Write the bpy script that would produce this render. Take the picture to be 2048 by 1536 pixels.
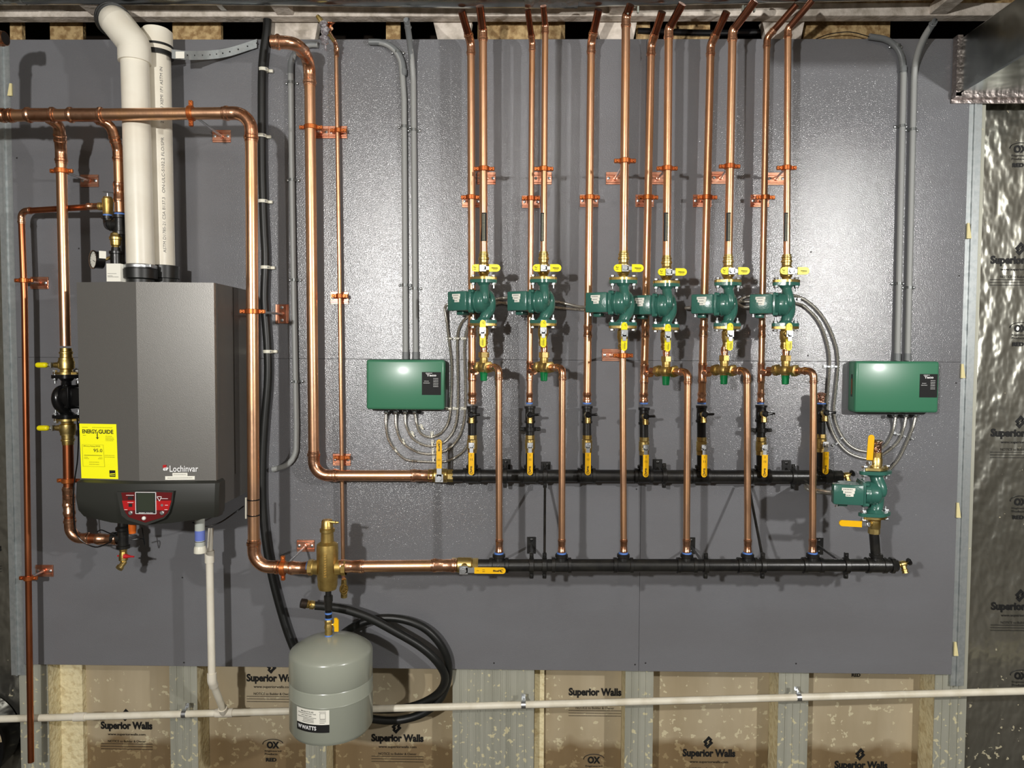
import bpy, bmesh, math, random
from mathutils import Vector, Matrix
S = bpy.context.scene
COL = S.collection
for o in list(bpy.data.objects): bpy.data.objects.remove(o)
random.seed(7)
PI = math.pi
# ------------------------------------------------------------------ camera, light, exposure
D0, F0, CZ = 2.863, 1480.0, 1.70
PITCH, YAW, ROLL = -0.04384, 0.01408, 0.00502
cp, sp, cy, sy = math.cos(PITCH), math.sin(PITCH), math.cos(YAW), math.sin(YAW)
FW = Vector((-sy*cp, cy*cp, sp)); rt0 = Vector((cy, sy, 0)); up0 = rt0.cross(FW)
RT = rt0*math.cos(ROLL)+up0*math.sin(ROLL); UP = up0*math.cos(ROLL)-rt0*math.sin(ROLL)
CAMP = Vector((0, -D0, CZ))
cd = bpy.data.cameras.new('camera'); cam = bpy.data.objects.new('camera', cd); COL.objects.link(cam)
m = Matrix.Identity(4)
for i in range(3):
    m[i][0] = RT[i]; m[i][1] = UP[i]; m[i][2] = -FW[i]; m[i][3] = CAMP[i]
cam.matrix_world = m
cd.sensor_width = 36; cd.sensor_fit = 'HORIZONTAL'; cd.lens = 36*F0/2048; cd.clip_start = .05
S.camera = cam
S.view_settings.view_transform = 'Standard'; S.view_settings.look = 'None'
S.view_settings.gamma = 1; S.view_settings.use_curve_mapping = False
S.view_settings.exposure = 0.88
w = bpy.data.worlds.new('world'); S.world = w; w.use_nodes = True
w.node_tree.nodes['Background'].inputs[0].default_value = (.8, .86, 1, 1)
w.node_tree.nodes['Background'].inputs[1].default_value = 0.05
def lamp(name, loc, power, rad, col=(1, .98, .945)):
    l = bpy.data.lights.new(name, 'POINT'); l.energy = power; l.shadow_soft_size = rad; l.color = col
    o = bpy.data.objects.new(name, l); o.location = loc; COL.objects.link(o)
lamp('lamp_left', (-1.15, -4.0, 2.20), 205, .055)
lamp('lamp_right', (2.34, -3.0, 2.24), 130, .05)
lamp('lamp_overhead', (.15, -2.2, 2.98), 7, .05)
# ------------------------------------------------------------------ helpers
def W(px, py, d=0.0):
    v = FW + RT*((px-1024)/F0) + UP*((768-py)/F0)
    t = (D0-d)/v.y
    return CAMP + v*t
def sc(d=0.0): return (D0-d)/F0
def vec(p): return Vector(p)
class MB:
    def __init__(s): s.v = []; s.f = []
    def add(s, vs, fs):
        n = len(s.v); s.v += [Vector(v) for v in vs]; s.f += [tuple(i+n for i in f) for f in fs]; return s
    def tube(s, pts, r, n=14, caps=True):
        pts = [Vector(p) for p in pts]; N = len(pts)
        rs = r if isinstance(r, (list, tuple)) else [r]*N
        tg = []
        for i in range(N):
            a = pts[max(i-1, 0)]; b = pts[min(i+1, N-1)]; t = (b-a)
            tg.append(t.normalized() if t.length > 1e-9 else Vector((0, 0, 1)))
        u = tg[0].orthogonal().normalized(); vs = []
        for i in range(N):
            u = (u - tg[i]*u.dot(tg[i])).normalized(); w_ = tg[i].cross(u)
            for k in range(n):
                a = 2*PI*k/n; vs.append(pts[i]+(u*math.cos(a)+w_*math.sin(a))*rs[i])
        fs = [(i*n+k, i*n+(k+1) % n, (i+1)*n+(k+1) % n, (i+1)*n+k) for i in range(N-1) for k in range(n)]
        if caps: fs += [tuple(range(n-1, -1, -1)), tuple((N-1)*n+k for k in range(n))]
        return s.add(vs, fs)
    def lathe(s, prof, o=(0, 0, 0), ax=(0, 0, 1), n=20):
        ax = Vector(ax).normalized(); o = Vector(o); u = ax.orthogonal().normalized(); w_ = ax.cross(u); vs = []
        for t, r in prof:
            r = max(r, 1e-4)
            for k in range(n):
                a = 2*PI*(k+.5)/n; vs.append(o+ax*t+(u*math.cos(a)+w_*math.sin(a))*r)
        N = len(prof)
        fs = [(i*n+k, i*n+(k+1) % n, (i+1)*n+(k+1) % n, (i+1)*n+k) for i in range(N-1) for k in range(n)]
        fs += [tuple(range(n-1, -1, -1)), tuple((N-1)*n+k for k in range(n))]
        return s.add(vs, fs)
    def hexn(s, o, ax, r, h): return s.lathe([(0, r*.93), (.0008, r), (h-.0008, r), (h, r*.93)], o, ax, 6)
    def box(s, c, size, rot=None, bev=0.0, seg=2):
        bm = bmesh.new(); bmesh.ops.create_cube(bm, size=1)
        for v in bm.verts: v.co = Vector((v.co.x*size[0], v.co.y*size[1], v.co.z*size[2]))
        if bev: bmesh.ops.bevel(bm, geom=list(bm.edges), offset=bev, segments=seg, profile=.5, affect='EDGES')
        bm.verts.index_update(); c = Vector(c)
        vs = [(rot @ v.co if rot else v.co.copy())+c for v in bm.verts]; fs = [tuple(v.index for v in f.verts) for f in bm.faces]
        bm.free(); return s.add(vs, fs)
    def bar(s, a, b, w_, h, side=None):
        a = Vector(a); b = Vector(b); t = (b-a); L = t.length; t.normalize()
        sd = Vector(side) if side else t.orthogonal(); sd = (sd-t*sd.dot(t)).normalized(); q = t.cross(sd)
        M = Matrix((t, sd, q)).transposed()
        return s.box((a+b)/2, (L, w_, h), M)
    def prism(s, poly, o, u, v, depth):     # poly 2-D, extruded along u x v by depth
        o = Vector(o); u = Vector(u); v = Vector(v); w_ = u.cross(v).normalized()*depth; n = len(poly)
        vs = [o+u*a+v*b for a, b in poly]+[o+u*a+v*b+w_ for a, b in poly]
        fs = [tuple(range(n-1, -1, -1)), tuple(range(n, 2*n))]+[(i, (i+1) % n, n+(i+1) % n, n+i) for i in range(n)]
        return s.add(vs, fs)
    def torus(s, c, ax, R, r, n=24, k=8, a0=0, a1=2*PI):
        ax = Vector(ax).normalized(); u = ax.orthogonal().normalized(); w_ = ax.cross(u); c = Vector(c)
        pts = [c+(u*math.cos(a0+(a1-a0)*i/n)+w_*math.sin(a0+(a1-a0)*i/n))*R for i in range(n+1)]
        return s.tube(pts, r, k)
    def sphere(s, c, r, n=14, sq=(1, 1, 1)):
        pr = [(-r*math.cos(PI*i/8), r*math.sin(PI*i/8)) for i in range(9)]
        m2 = MB().lathe(pr, (0, 0, 0), (0, 0, 1), n)
        return s.add([Vector((v.x*sq[0], v.y*sq[1], v.z*sq[2]))+Vector(c) for v in m2.v], m2.f)
def arc(c, R, a0, a1, n=8): return [(c[0]+R*math.cos(a0+(a1-a0)*i/n), c[1]+R*math.sin(a0+(a1-a0)*i/n)) for i in range(n+1)]
def oval(R, e, r):      # flange outline with two ears
    th = math.acos((R-r)/e); pts = arc((e, 0), r, -th, th, 6)+arc((0, 0), R, th, PI-th, 8)+arc((-e, 0), r, PI-th, PI+th, 6)+arc((0, 0), R, PI+th, 2*PI-th, 8)
    return pts
def stadium(L, w_, round0=True, round1=True):  # from x=0 to L, width w_
    h = w_/2; p = (arc((L-h, 0), h, -PI/2, PI/2, 8) if round1 else [(L, -h), (L, h)])
    p += (arc((h, 0), h, PI/2, 3*PI/2, 8) if round0 else [(0, h), (0, -h)]); return p
def smooth(pts, n=8):
    P = [Vector(p) for p in pts]; P = [P[0]*2-P[1]]+P+[P[-1]*2-P[-2]]; out = []
    for i in range(1, len(P)-2):
        for k in range(n):
            t = k/n; a, b, c, d = P[i-1], P[i], P[i+1], P[i+2]
            out.append(.5*((2*b)+(c-a)*t+(2*a-5*b+4*c-d)*t*t+(3*b-a-3*c+d)*t*t*t))
    out.append(P[-2]); return out
def bendpath(pts, R, n=8):
    pts = [Vector(p) for p in pts]; out = [pts[0]]
    for i in range(1, len(pts)-1):
        a = (pts[i]-pts[i-1]).normalized(); b = (pts[i+1]-pts[i]).normalized(); th = a.angle(b)
        if th < .02: out.append(pts[i]); continue
        t = R*math.tan(th/2); s0 = pts[i]-a*t; nrm = (b-a*b.dot(a)).normalized(); c = s0+nrm*R
        for k in range(n+1):
            q = th*k/n; out.append(c-nrm*R*math.cos(q)+a*R*math.sin(q))
    out.append(pts[-1]); return out
ROOT = {}
def T(name, label, cat, loc=(0, 0, 0), group=None):
    o = bpy.data.objects.new(name, None); o.empty_display_size = .05; COL.objects.link(o); o.location = loc
    o['label'] = label; o['category'] = cat
    if group: o['group'] = group
    ROOT[o.name] = Vector(loc); return o
def part(mb, name, mat, parent=None, label=None, off=None, flat=False):
    if off is None: off = ROOT.get(parent.name, Vector()) if parent else Vector()
    me = bpy.data.meshes.new(name); me.from_pydata([v-off for v in mb.v], [], mb.f); me.update()
    bm = bmesh.new(); bm.from_mesh(me); bmesh.ops.recalc_face_normals(bm, faces=bm.faces); bm.to_mesh(me); bm.free()
    if not flat:
        me.shade_smooth(); me.set_sharp_from_angle(angle=math.radians(34))
    me.materials.append(mat)
    o = bpy.data.objects.new(name, me); COL.objects.link(o)
    if parent: o.parent = parent; ROOT[o.name] = off
    if label: o['label'] = label
    return o
def solo(mb, name, mat, label, cat, group=None, flat=False):
    c = sum(mb.v, Vector())/len(mb.v)
    o = part(mb, name, mat, None, label, c, flat); o.location = c; ROOT[o.name] = c; o['category'] = cat
    if group: o['group'] = group
    return o
def struct(mb, name, mat, flat=True):
    o = part(mb, name, mat, None, flat=flat); o['kind'] = 'structure'; return o
def dup(root, loc, label, rot=(0, 0, 0), group=None):
    def cp_(o, par):
        c = o.copy(); COL.objects.link(c); c.parent = par
        for ch in o.children: cp_(ch, c)
        return c
    r = cp_(root, None); r.location = loc; r.rotation_euler = rot; r['label'] = label
    if group: r['group'] = group
    return r
USED = set()
def place(proto, loc, label, rot=(0, 0, 0), group=None):      # first use moves the prototype itself
    if proto.name not in USED:
        USED.add(proto.name); proto.location = loc; proto.rotation_euler = rot; proto['label'] = label
        if group: proto['group'] = group
        return proto
    return dup(proto, loc, label, rot, group)
# ------------------------------------------------------------------ materials
def lin(c): return tuple(((x/255)/12.92 if x/255 <= .04045 else ((x/255+.055)/1.055)**2.4) for x in c)+(1,)
MATS = {}
def mat(name, c, rough=.5, metal=0.0, c2=None, nscale=6, bump=0, bscale=80, coat=0, stretch=None, emit=0, lo=.4, hi=.65, spec=.5, rvar=0):
    if name in MATS: return MATS[name]
    m = bpy.data.materials.new(name); m.use_nodes = True; nt = m.node_tree; b = nt.nodes['Principled BSDF']
    b.inputs['Base Color'].default_value = lin(c); b.inputs['Roughness'].default_value = rough; b.inputs['Metallic'].default_value = metal
    b.inputs['Specular IOR Level'].default_value = spec
    if coat: b.inputs['Coat Weight'].default_value = coat; b.inputs['Coat Roughness'].default_value = .15
    geo = nt.nodes.new('ShaderNodeNewGeometry'); src = geo.outputs['Position']
    if stretch:
        mp = nt.nodes.new('ShaderNodeMapping'); mp.inputs['Scale'].default_value = stretch
        nt.links.new(src, mp.inputs[0]); src = mp.outputs[0]
    if c2 or rvar:
        n = nt.nodes.new('ShaderNodeTexNoise'); n.inputs['Scale'].default_value = nscale; n.inputs['Detail'].default_value = 5
        nt.links.new(src, n.inputs['Vector'])
        if c2:
            r = nt.nodes.new('ShaderNodeValToRGB'); r.color_ramp.elements[0].position = lo; r.color_ramp.elements[1].position = hi
            r.color_ramp.elements[0].color = lin(c); r.color_ramp.elements[1].color = lin(c2)
            nt.links.new(n.outputs['Fac'], r.inputs[0]); nt.links.new(r.outputs[0], b.inputs['Base Color'])
        if rvar:
            mr = nt.nodes.new('ShaderNodeMapRange'); mr.inputs[1].default_value = .3; mr.inputs[2].default_value = .7
            mr.inputs[3].default_value = rough-rvar; mr.inputs[4].default_value = rough+rvar
            nt.links.new(n.outputs['Fac'], mr.inputs[0]); nt.links.new(mr.outputs[0], b.inputs['Roughness'])
    if bump:
        n = nt.nodes.new('ShaderNodeTexNoise'); n.inputs['Scale'].default_value = bscale; n.inputs['Detail'].default_value = 2
        nt.links.new(src, n.inputs['Vector']); bp = nt.nodes.new('ShaderNodeBump'); bp.inputs['Strength'].default_value = 1; bp.inputs['Distance'].default_value = bump/bscale
        nt.links.new(n.outputs['Fac'], bp.inputs['Height']); nt.links.new(bp.outputs[0], b.inputs['Normal'])
    MATS[name] = m; return m
def speckled(name, c, c2, cs, rough, metal, scale, thr, bump=0, bscale=30, nscale=4, stretch=(1, 1, 1), dark=None, spec=.5):
    """base with a two-tone noise and hard-edged splashes of colour cs"""
    m = mat(name, c, rough, metal, c2, nscale, bump, bscale, stretch=stretch, spec=spec); nt = m.node_tree; b = nt.nodes['Principled BSDF']
    base = b.inputs['Base Color'].links[0].from_socket
    geo = nt.nodes.new('ShaderNodeNewGeometry'); n = nt.nodes.new('ShaderNodeTexNoise'); n.inputs['Scale'].default_value = scale; n.inputs['Detail'].default_value = 2.5
    nt.links.new(geo.outputs['Position'], n.inputs['Vector'])
    sep = nt.nodes.new('ShaderNodeSeparateXYZ'); nt.links.new(geo.outputs['Position'], sep.inputs[0])
    # splashes get denser towards the floor
    mr = nt.nodes.new('ShaderNodeMapRange'); mr.inputs[1].default_value = .0; mr.inputs[2].default_value = .55; mr.inputs[3].default_value = thr-.07; mr.inputs[4].default_value = thr+.05
    nt.links.new(sep.outputs['Z'], mr.inputs[0])
    gt = nt.nodes.new('ShaderNodeMath'); gt.operation = 'SUBTRACT'; nt.links.new(n.outputs['Fac'], gt.inputs[0]); nt.links.new(mr.outputs[0], gt.inputs[1])
    ml = nt.nodes.new('ShaderNodeMath'); ml.operation = 'MULTIPLY'; ml.use_clamp = True; ml.inputs[1].default_value = 60; nt.links.new(gt.outputs[0], ml.inputs[0])
    mx = nt.nodes.new('ShaderNodeMixRGB'); mx.inputs[2].default_value = lin(cs); nt.links.new(ml.outputs[0], mx.inputs[0]); nt.links.new(base, mx.inputs[1])
    nt.links.new(mx.outputs[0], b.inputs['Base Color'])
    inv = nt.nodes.new('ShaderNodeMath'); inv.operation = 'MULTIPLY_ADD'; inv.inputs[1].default_value = -metal; inv.inputs[2].default_value = metal
    nt.links.new(ml.outputs[0], inv.inputs[0]); nt.links.new(inv.outputs[0], b.inputs['Metallic'])
    return m
CU = mat('copper', (240, 190, 152), .34, 1, (212, 162, 118), 7, .01, 60, stretch=(3, 3, 1), lo=.42, hi=.72, rvar=.06)
CU2 = mat('copper_fitting', (238, 186, 152), .26, 1, (200, 138, 100), 30, .05, 90, lo=.4, hi=.7)
CUD = mat('copper_tarnished', (198, 122, 82), .36, 1, (172, 98, 62), 5, stretch=(3, 3, 1))
CUT = mat('copper_brown', (168, 112, 88), .22, 1, (140, 86, 66), 12)
CUP = mat('copper_plate_paint', (226, 168, 140), .32, .9, (206, 130, 100), 22)
ORG = mat('copper_clad_clamp', (206, 120, 62), .36, .8, (176, 92, 50), 14)
BR = mat('brass', (218, 194, 128), .38, 1, (182, 152, 82), 25, .05, 150)
BRC = mat('cast_brass', (198, 170, 102), .42, .9, (180, 152, 88), 40, .12, 500)
BK = mat('black_iron', (20, 20, 20), .33, 0, (34, 33, 30), 30, .05, 220, spec=.55)
BKS = mat('black_plastic', (16, 16, 17), .25, 0)
RUB = mat('black_rubber', (20, 21, 20), .42, 0, (28, 29, 27), 14)
GRN = mat('pump_green_enamel', (52, 102, 90), .26, 0, bump=.06, bscale=120, coat=.3)
GRD = mat('box_green_enamel', (62, 124, 94), .33, 0, bump=.03, bscale=700, coat=.15)
GCAP = mat('green_cap_plastic', (0, 122, 66), .35)
YEL = mat('lemon_vinyl', (246, 232, 14), .35)
AMB = mat('amber_vinyl', (242, 186, 10), .35)
ZN = mat('zinc_plated_steel', (205, 208, 210), .36, 1)
GALV = mat('galvanised_steel', (182, 187, 187), .40, .6, (160, 166, 167), 45, rvar=.08)
DUCTM = mat('duct_sheet_metal', (176, 180, 177), .26, 1, (156, 160, 158), 9, .05, 7)
PVC = mat('white_pvc', (232, 227, 212), .36, 0, (224, 217, 200), 9)
PVCD = mat('dirty_white_pvc', (232, 226, 208), .42, 0, (216, 208, 186), 14)
CON = mat('grey_conduit', (150, 152, 150), .45)
COND = mat('grey_conduit_fitting', (112, 115, 116), .42)
WHT = mat('white_plastic', (225, 222, 205), .4)
PAP = mat('white_paper', (236, 234, 222), .7)
INK = mat('black_ink', (14, 14, 14), .6)
WINK = mat('white_ink', (235, 235, 235), .6)
BLU = mat('blue_sealing_tape', (88, 130, 205), .5)
BOARD = mat('grey_painted_board', (116, 117, 121), .17, 0, (111, 111, 114), 2.2, .15, 200, stretch=(1, 1, 2.0), spec=.8, lo=.35, hi=.7)
TANK = mat('tank_grey_enamel', (152, 156, 143), .28, 0, coat=.3)
CASE = mat('boiler_casing_paint', (112, 110, 106), .36, .45, bump=.12, bscale=500)
COVER = mat('boiler_cover_plastic', (44, 45, 41), .42, 0, bump=.03, bscale=900)
PALE = mat('pale_plastic', (150, 156, 146), .4)
REDP = mat('red_panel', (176, 30, 32), .3)
SCR = mat('grey_green_screen', (56, 62, 52), .12)
CREAM = mat('cream_sprayed_wood', (222, 212, 200), .75, 0, (176, 166, 152), 20, .2, 90)
OSB = mat('osb', (196, 168, 120), .75, 0, (146, 116, 74), 45, .3, 60, lo=.4, hi=.6)
DKW = mat('shade_dark_cavity_wood', (44, 32, 22), .9, 0, (30, 22, 15), 10)  # near-black colour stands in for the deep shade of the cavity
CONC = mat('concrete', (78, 73, 66), .85, 0, (66, 62, 56), 5, .2, 40)
ROOMW = mat('room_wall', (84, 80, 74), .8, 0, (72, 68, 62), 3)
YLB = mat('yellow_paper', (255, 252, 0), .6)
REDV = mat('red_plastic', (196, 30, 40), .35)
ORC = mat('orange_plastic', (226, 108, 30), .4)
FOAM = speckled('brown_foil_insulation', (194, 180, 152), (176, 160, 130), (208, 198, 166), .42, .15, 42, .66, .08, 9, 5, (1, 1, .2))
def stain(m, z, c):
    nt = m.node_tree; b = nt.nodes['Principled BSDF']; base = b.inputs['Base Color'].links[0].from_socket
    g = nt.nodes.new('ShaderNodeNewGeometry'); s = nt.nodes.new('ShaderNodeSeparateXYZ'); n = nt.nodes.new('ShaderNodeTexNoise'); n.inputs['Scale'].default_value = 7
    nt.links.new(g.outputs['Position'], s.inputs[0]); nt.links.new(g.outputs['Position'], n.inputs['Vector'])
    a = nt.nodes.new('ShaderNodeMath'); a.operation = 'MULTIPLY_ADD'; a.inputs[1].default_value = .14; nt.links.new(n.outputs['Fac'], a.inputs[0]); nt.links.new(s.outputs['Z'], a.inputs[2])
    r = nt.nodes.new('ShaderNodeMapRange'); r.inputs[1].default_value = z+.02; r.inputs[2].default_value = z-.02; nt.links.new(a.outputs[0], r.inputs[0])
    x = nt.nodes.new('ShaderNodeMixRGB'); x.blend_type = 'MULTIPLY'; x.inputs[2].default_value = lin(c); nt.links.new(r.outputs[0], x.inputs[0]); nt.links.new(base, x.inputs[1]); nt.links.new(x.outputs[0], b.inputs['Base Color'])
stain(FOAM, .15, (188, 174, 156))
FOILR = speckled('silver_foil_insulation', (196, 195, 184), (176, 175, 164), (186, 178, 150), .27, .95, 42, .70, .20, 15, 3, (1, 1, .6))
STUD = speckled('stud_face_metal', (186, 186, 172), (170, 170, 156), (206, 198, 162), .45, .35, 44, .64, .03, 60, 20, (1, 1, .05))
STRIP = mat('concrete_stud_side', (228, 216, 176), .8, 0, (208, 192, 150), 40, .3, 60, lo=.5, hi=.62)
# ------------------------------------------------------------------ lettering
def txt(s, o, u, v, width, height, m, parent=None, name='lettering', bold=.0, off=None, proud=.0004):
    c = bpy.data.curves.new('t', 'FONT'); c.body = s; c.size = 1; c.offset = bold; c.fill_mode = 'FRONT'; c.resolution_u = 3
    to = bpy.data.objects.new('t', c); COL.objects.link(to)
    bpy.context.view_layer.update()
    me = bpy.data.meshes.new_from_object(to.evaluated_get(bpy.context.evaluated_depsgraph_get()))
    bpy.data.objects.remove(to); bpy.data.curves.remove(c)
    xs = [q.co.x for q in me.vertices]; ys = [q.co.y for q in me.vertices]
    x0, x1, y0, y1 = min(xs), max(xs), min(ys), max(ys); u = Vector(u).normalized(); v = Vector(v).normalized(); w_ = u.cross(v)*proud; o = Vector(o)
    if off is None: off = ROOT.get(parent.name, Vector()) if parent else Vector()
    for q in me.vertices:
        q.co = o+u*((q.co.x-x0)/(x1-x0)-.5)*width+v*((q.co.y-y0)/(y1-y0)-.5)*height+w_-off
    me.materials.append(m); me.name = name
    ob = bpy.data.objects.new(name, me); COL.objects.link(ob)
    if parent: ob.parent = parent; ROOT[ob.name] = off
    return ob
X3, Y3, Z3 = Vector((1, 0, 0)), Vector((0, 1, 0)), Vector((0, 0, 1))
def rows(lines, o, u, v, m, parent, name='printed_lines', h=.0008, off=None):
    """unreadable rows of small print: short strokes; lines = (x0, x1, y)"""
    mb = MB(); u = Vector(u); v = Vector(v); n = u.cross(v); o = Vector(o)
    for x0, x1, y in lines:
        x = x0
        while x < x1:
            L = random.uniform(.002, .006); e = min(x+L, x1); a = o+u*x+v*(y-h/2)+n*.0006; 
            mb.add([a, a+u*(e-x), a+u*(e-x)+v*h, a+v*h], [(0, 1, 2, 3)]); x = e+.0009
    return part(mb, name, m, parent, off=off, flat=True)
# ------------------------------------------------------------------ room shell and setting
BX0, BX1, BZ0, BZ1, BZM, BXM = -1.975, 1.683, .447, 2.885, 1.668, .463
RX0, RX1, RY0, RY1, RZ = -4.6, 4.6, -8.5, .34, 3.27; FZ = -.14
struct(MB().box(((RX0+RX1)/2, (RY0+RY1)/2, FZ-.05), (RX1-RX0, RY1-RY0, .1)), 'floor', CONC)
struct(MB().box(((RX0+RX1)/2, (RY0+RY1)/2, RZ+.05), (RX1-RX0, RY1-RY0, .1)), 'ceiling', mat('sprayed_subfloor', (128, 122, 114), .8, 0, (104, 98, 90), 12))
struct(MB().box((RX0-.05, (RY0+RY1)/2, (RZ+FZ)/2), (.1, RY1-RY0, RZ-FZ)), 'wall_left', ROOMW)
struct(MB().box((RX1+.05, (RY0+RY1)/2, (RZ+FZ)/2), (.1, RY1-RY0, RZ-FZ)), 'wall_right', ROOMW)
struct(MB().box(((RX0+RX1)/2, RY0-.05, (RZ+FZ)/2), (RX1-RX0+.2, .1, RZ-FZ)), 'wall_front', ROOMW)
struct(MB().box(((RX0+RX1)/2, RY1+.05, (RZ+FZ)/2), (RX1-RX0+.2, .1, RZ-FZ)), 'wall_back', CONC)
# insulation between the studs (recessed), one sheet per bay
studx = [(-60, 95, 'a'), (340, 395, 'b'), (611, 652, 'c'), (905, 1068, 'd'), (1250, 1306, 'e'), (1556, 1616, 'f'), (1868, 1932, 'g')]
SE = [(W(a, 1440, -.02).x, W(b, 1440, -.02).x) for a, b, _ in studx]
SE[0] = (W(40, 1440, -.02).x, W(97, 1440, -.02).x)
bay = [(RX0, SE[0][0])]+[(SE[i][1], SE[i+1][0]) for i in range(6)]+[(SE[6][1], RX1)]
bayobj = []
for i, (a, b) in enumerate(bay):
    fm = FOILR if i in (0, 7) else FOAM
    if i in (0, 7):
        # crinkled foil: real gentle relief
        nx, nz = 30, 110; mb = MB(); vs = []; rr = random.Random(i)
        for k in range(nz+1):
            for j in range(nx+1):
                vs.append((a+(b-a)*j/nx, .13, FZ+(BZ1-FZ)*k/nz))
        fs = [(k*(nx+1)+j, k*(nx+1)+j+1, (k+1)*(nx+1)+j+1, (k+1)*(nx+1)+j) for k in range(nz) for j in range(nx)]
        mb.add(vs, fs); mb.box(((a+b)/2, .17, (BZ1+FZ)/2), (b-a, .07, BZ1-FZ))
    else: mb = MB().box(((a+b)/2, .155, (BZ1+FZ)/2), (b-a, .05, BZ1-FZ))
    q = part(mb, 'insulation_panel', fm, None); q['category'] = 'insulation panel'; bayobj.append(q)
bl = ['silver foil insulation panel at the left edge beyond the metal strip', 'brown insulation panel below the board, leftmost, with a full printed name',
      'brown insulation panel behind the white drain elbow, left of the grey tank', 'brown insulation panel behind the hanging hose loop, right of the tank',
      'brown insulation panel right of the triple metal stud, print half rubbed away', 'splash-spotted brown insulation panel with a broken diamond print, right of centre',
      'brown insulation panel under the right end of the board with RED print', 'silver foil insulation panel at the right edge under the duct']
for q, l in zip(bayobj, bl): q['label'] = l
for i, (a, b) in enumerate(SE):
    mb = MB(); wd = b-a; yb = .13
    mb.box(((a+b)/2, .021+.001, (BZ1+FZ)/2), (wd, .003, BZ1-FZ))
    n = {3: 9, 0: 3}.get(i, 3)
    for k in range(1, n+1):
        x = a+wd*k/(n+1); mb.box((x, .0195, (BZ1+FZ)/2), (.005, .004, BZ1-FZ))
    if i == 3:
        for k in (1, 2): mb.box((a+wd*k/3, .018, (BZ1+FZ)/2), (.003, .002, BZ1-FZ))
    s_ = struct(mb, 'trim_%d' % (i+1), STUD)
    part(MB().box(((a+b)/2, .09, (BZ1+FZ)/2), (wd-.002, .13, BZ1-FZ)), 'concrete_web', STRIP, s_, flat=True)
# side light strips: raw foam edge left of the recesses
for i, (px0, px1) in enumerate([(99, 165), (1069, 1088)]):
    a = W(px0, 1440, -.10).x; b = W(px1, 1440, -.10).x
    struct(MB().box(((a+b)/2, .118, (BZ0+FZ)/2+.05), (b-a, .03, BZ0-FZ+.1)), 'trim_%d' % (8+i), STRIP)
# corner metal strips beside the board
for i, (pa, pb) in enumerate([(2, 22), (1943, 1962)]):
    a, b = ((W(0, 400, -.01).x, BX0-.001), (BX1+.001, W(1961, 300, -.01).x))[i]
    mb = MB().box(((a+b)/2, .013, BZ1/2+.2), (b-a, .012, BZ1-.4)); mb.box((a+(b-a)*.45, .004, BZ1/2+.2), (.007, .008, BZ1-.4))
    struct(mb, 'trim_%d' % (10+i), GALV)
# painted plywood sheets
def sheet(x0, x1, z0, z1, label, nb=0):
    g = .0008
    solo(MB().box(((x0+x1)/2, .009, (z0+z1)/2), (x1-x0-g, .018, z1-z0-g), bev=.0008, seg=1), 'backboard_sheet', BOARD, label, 'board', 'grey painted plywood sheets')
sheet(BX0, BXM, BZ0, BZM, 'lower left grey painted plywood sheet, below the boiler and the air separator')
sheet(BXM, BX1, BZ0, BZM, 'lower right grey painted plywood sheet, under the right green box')
sheet(BX0, BXM, BZM, BZ1, 'upper left grey painted plywood sheet behind the white flue pipes')
sheet(BXM, BX1, BZM, BZ1, 'upper right grey painted plywood sheet behind the tall grey conduits')
for i, (px, py) in enumerate([(988, 1326), (1270, 1329), (1291, 1326), (1592, 1327), (1622, 504), (1616, 711), (1273, 978), (368, 1325), (158, 497), (34, 316), (1918, 552), (1912, 766), (365, 1155)]):
    p = W(px, py, 0); solo(MB().lathe([(0, .0032), (.0006, .0032), (.0012, .002)], p, (0, -1, 0), 10), 'screw', mat('dark_screw', (52, 50, 50), .5, .6), 'sunken dark screw head in the grey board', 'screw', 'board screws')
for px, py, h, l in [(1937, 462, 30, 'upper cream wood shim beside the right edge of the board'), (1925, 742, 28, 'middle cream wood shim beside the right edge of the board'), (1916, 1020, 30, 'lower cream wood shim beside the right edge of the board'), (1911, 1297, 28, 'bottom cream wood shim beside the right edge of the board'),
                     (21, 180, 24, 'small cream wood shim beside the upper left edge of the board')]:
    p = W(px, py, .002); hh = h*sc()/2; s_ = 1 if px > 1000 else -1
    solo(MB().prism([(0, -hh), (.017*s_, -hh), (.008*s_, hh), (0, hh)][::s_], p+Vector((-.008*s_, 0, 0)), X3, Z3, .006), 'wood_shim', mat('cream_wood', (226, 214, 160), .7), l, 'shim', 'wood shims at the board edge', True)
# beam, rim, joists
bz = 2.950
struct(MB().box((0, -.024, bz+.022), (RX1-RX0, .05, .046), bev=.002, seg=1), 'trim_20', CREAM)
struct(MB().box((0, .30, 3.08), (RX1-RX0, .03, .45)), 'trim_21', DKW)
struct(MB().box((0, -.02, 3.13), (RX1-RX0, .02, .26)), 'trim_22', OSB)
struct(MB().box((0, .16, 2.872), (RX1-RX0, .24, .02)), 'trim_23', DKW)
k = 24
for a, b in [(20, 44), (100, 166), (345, 442), (772, 800), (955, 1130), (1272, 1300), (1346, 1420), (1606, 1780)]:
    xa, xb = W(a, 68, -.06).x, W(b, 68, -.06).x
    struct(MB().box(((xa+xb)/2, .07, 2.925), (xb-xa, .02, .11)), 'trim_%d' % k, OSB); k += 1
for a, b in [(551, 640), (878, 945), (1200, 1272), (1530, 1604)]:
    xa, xb = W(a, 68, -.04).x, W(b, 68, -.04).x
    struct(MB().prism([(xa, 2.88), (xb-.015, 2.88), (xb, 2.96), (xa-.02, 2.96)], (0, .055, 0), X3, Z3, .04), 'trim_%d' % k, CREAM); k += 1
JL = {185: 'leftmost cream ceiling joist, above the white flue elbow', 562: 'cream ceiling joist above the open copper elbow', 1238: 'cream ceiling joist above the middle pumps', 1890: 'cream ceiling joist left of the square duct'}
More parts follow.
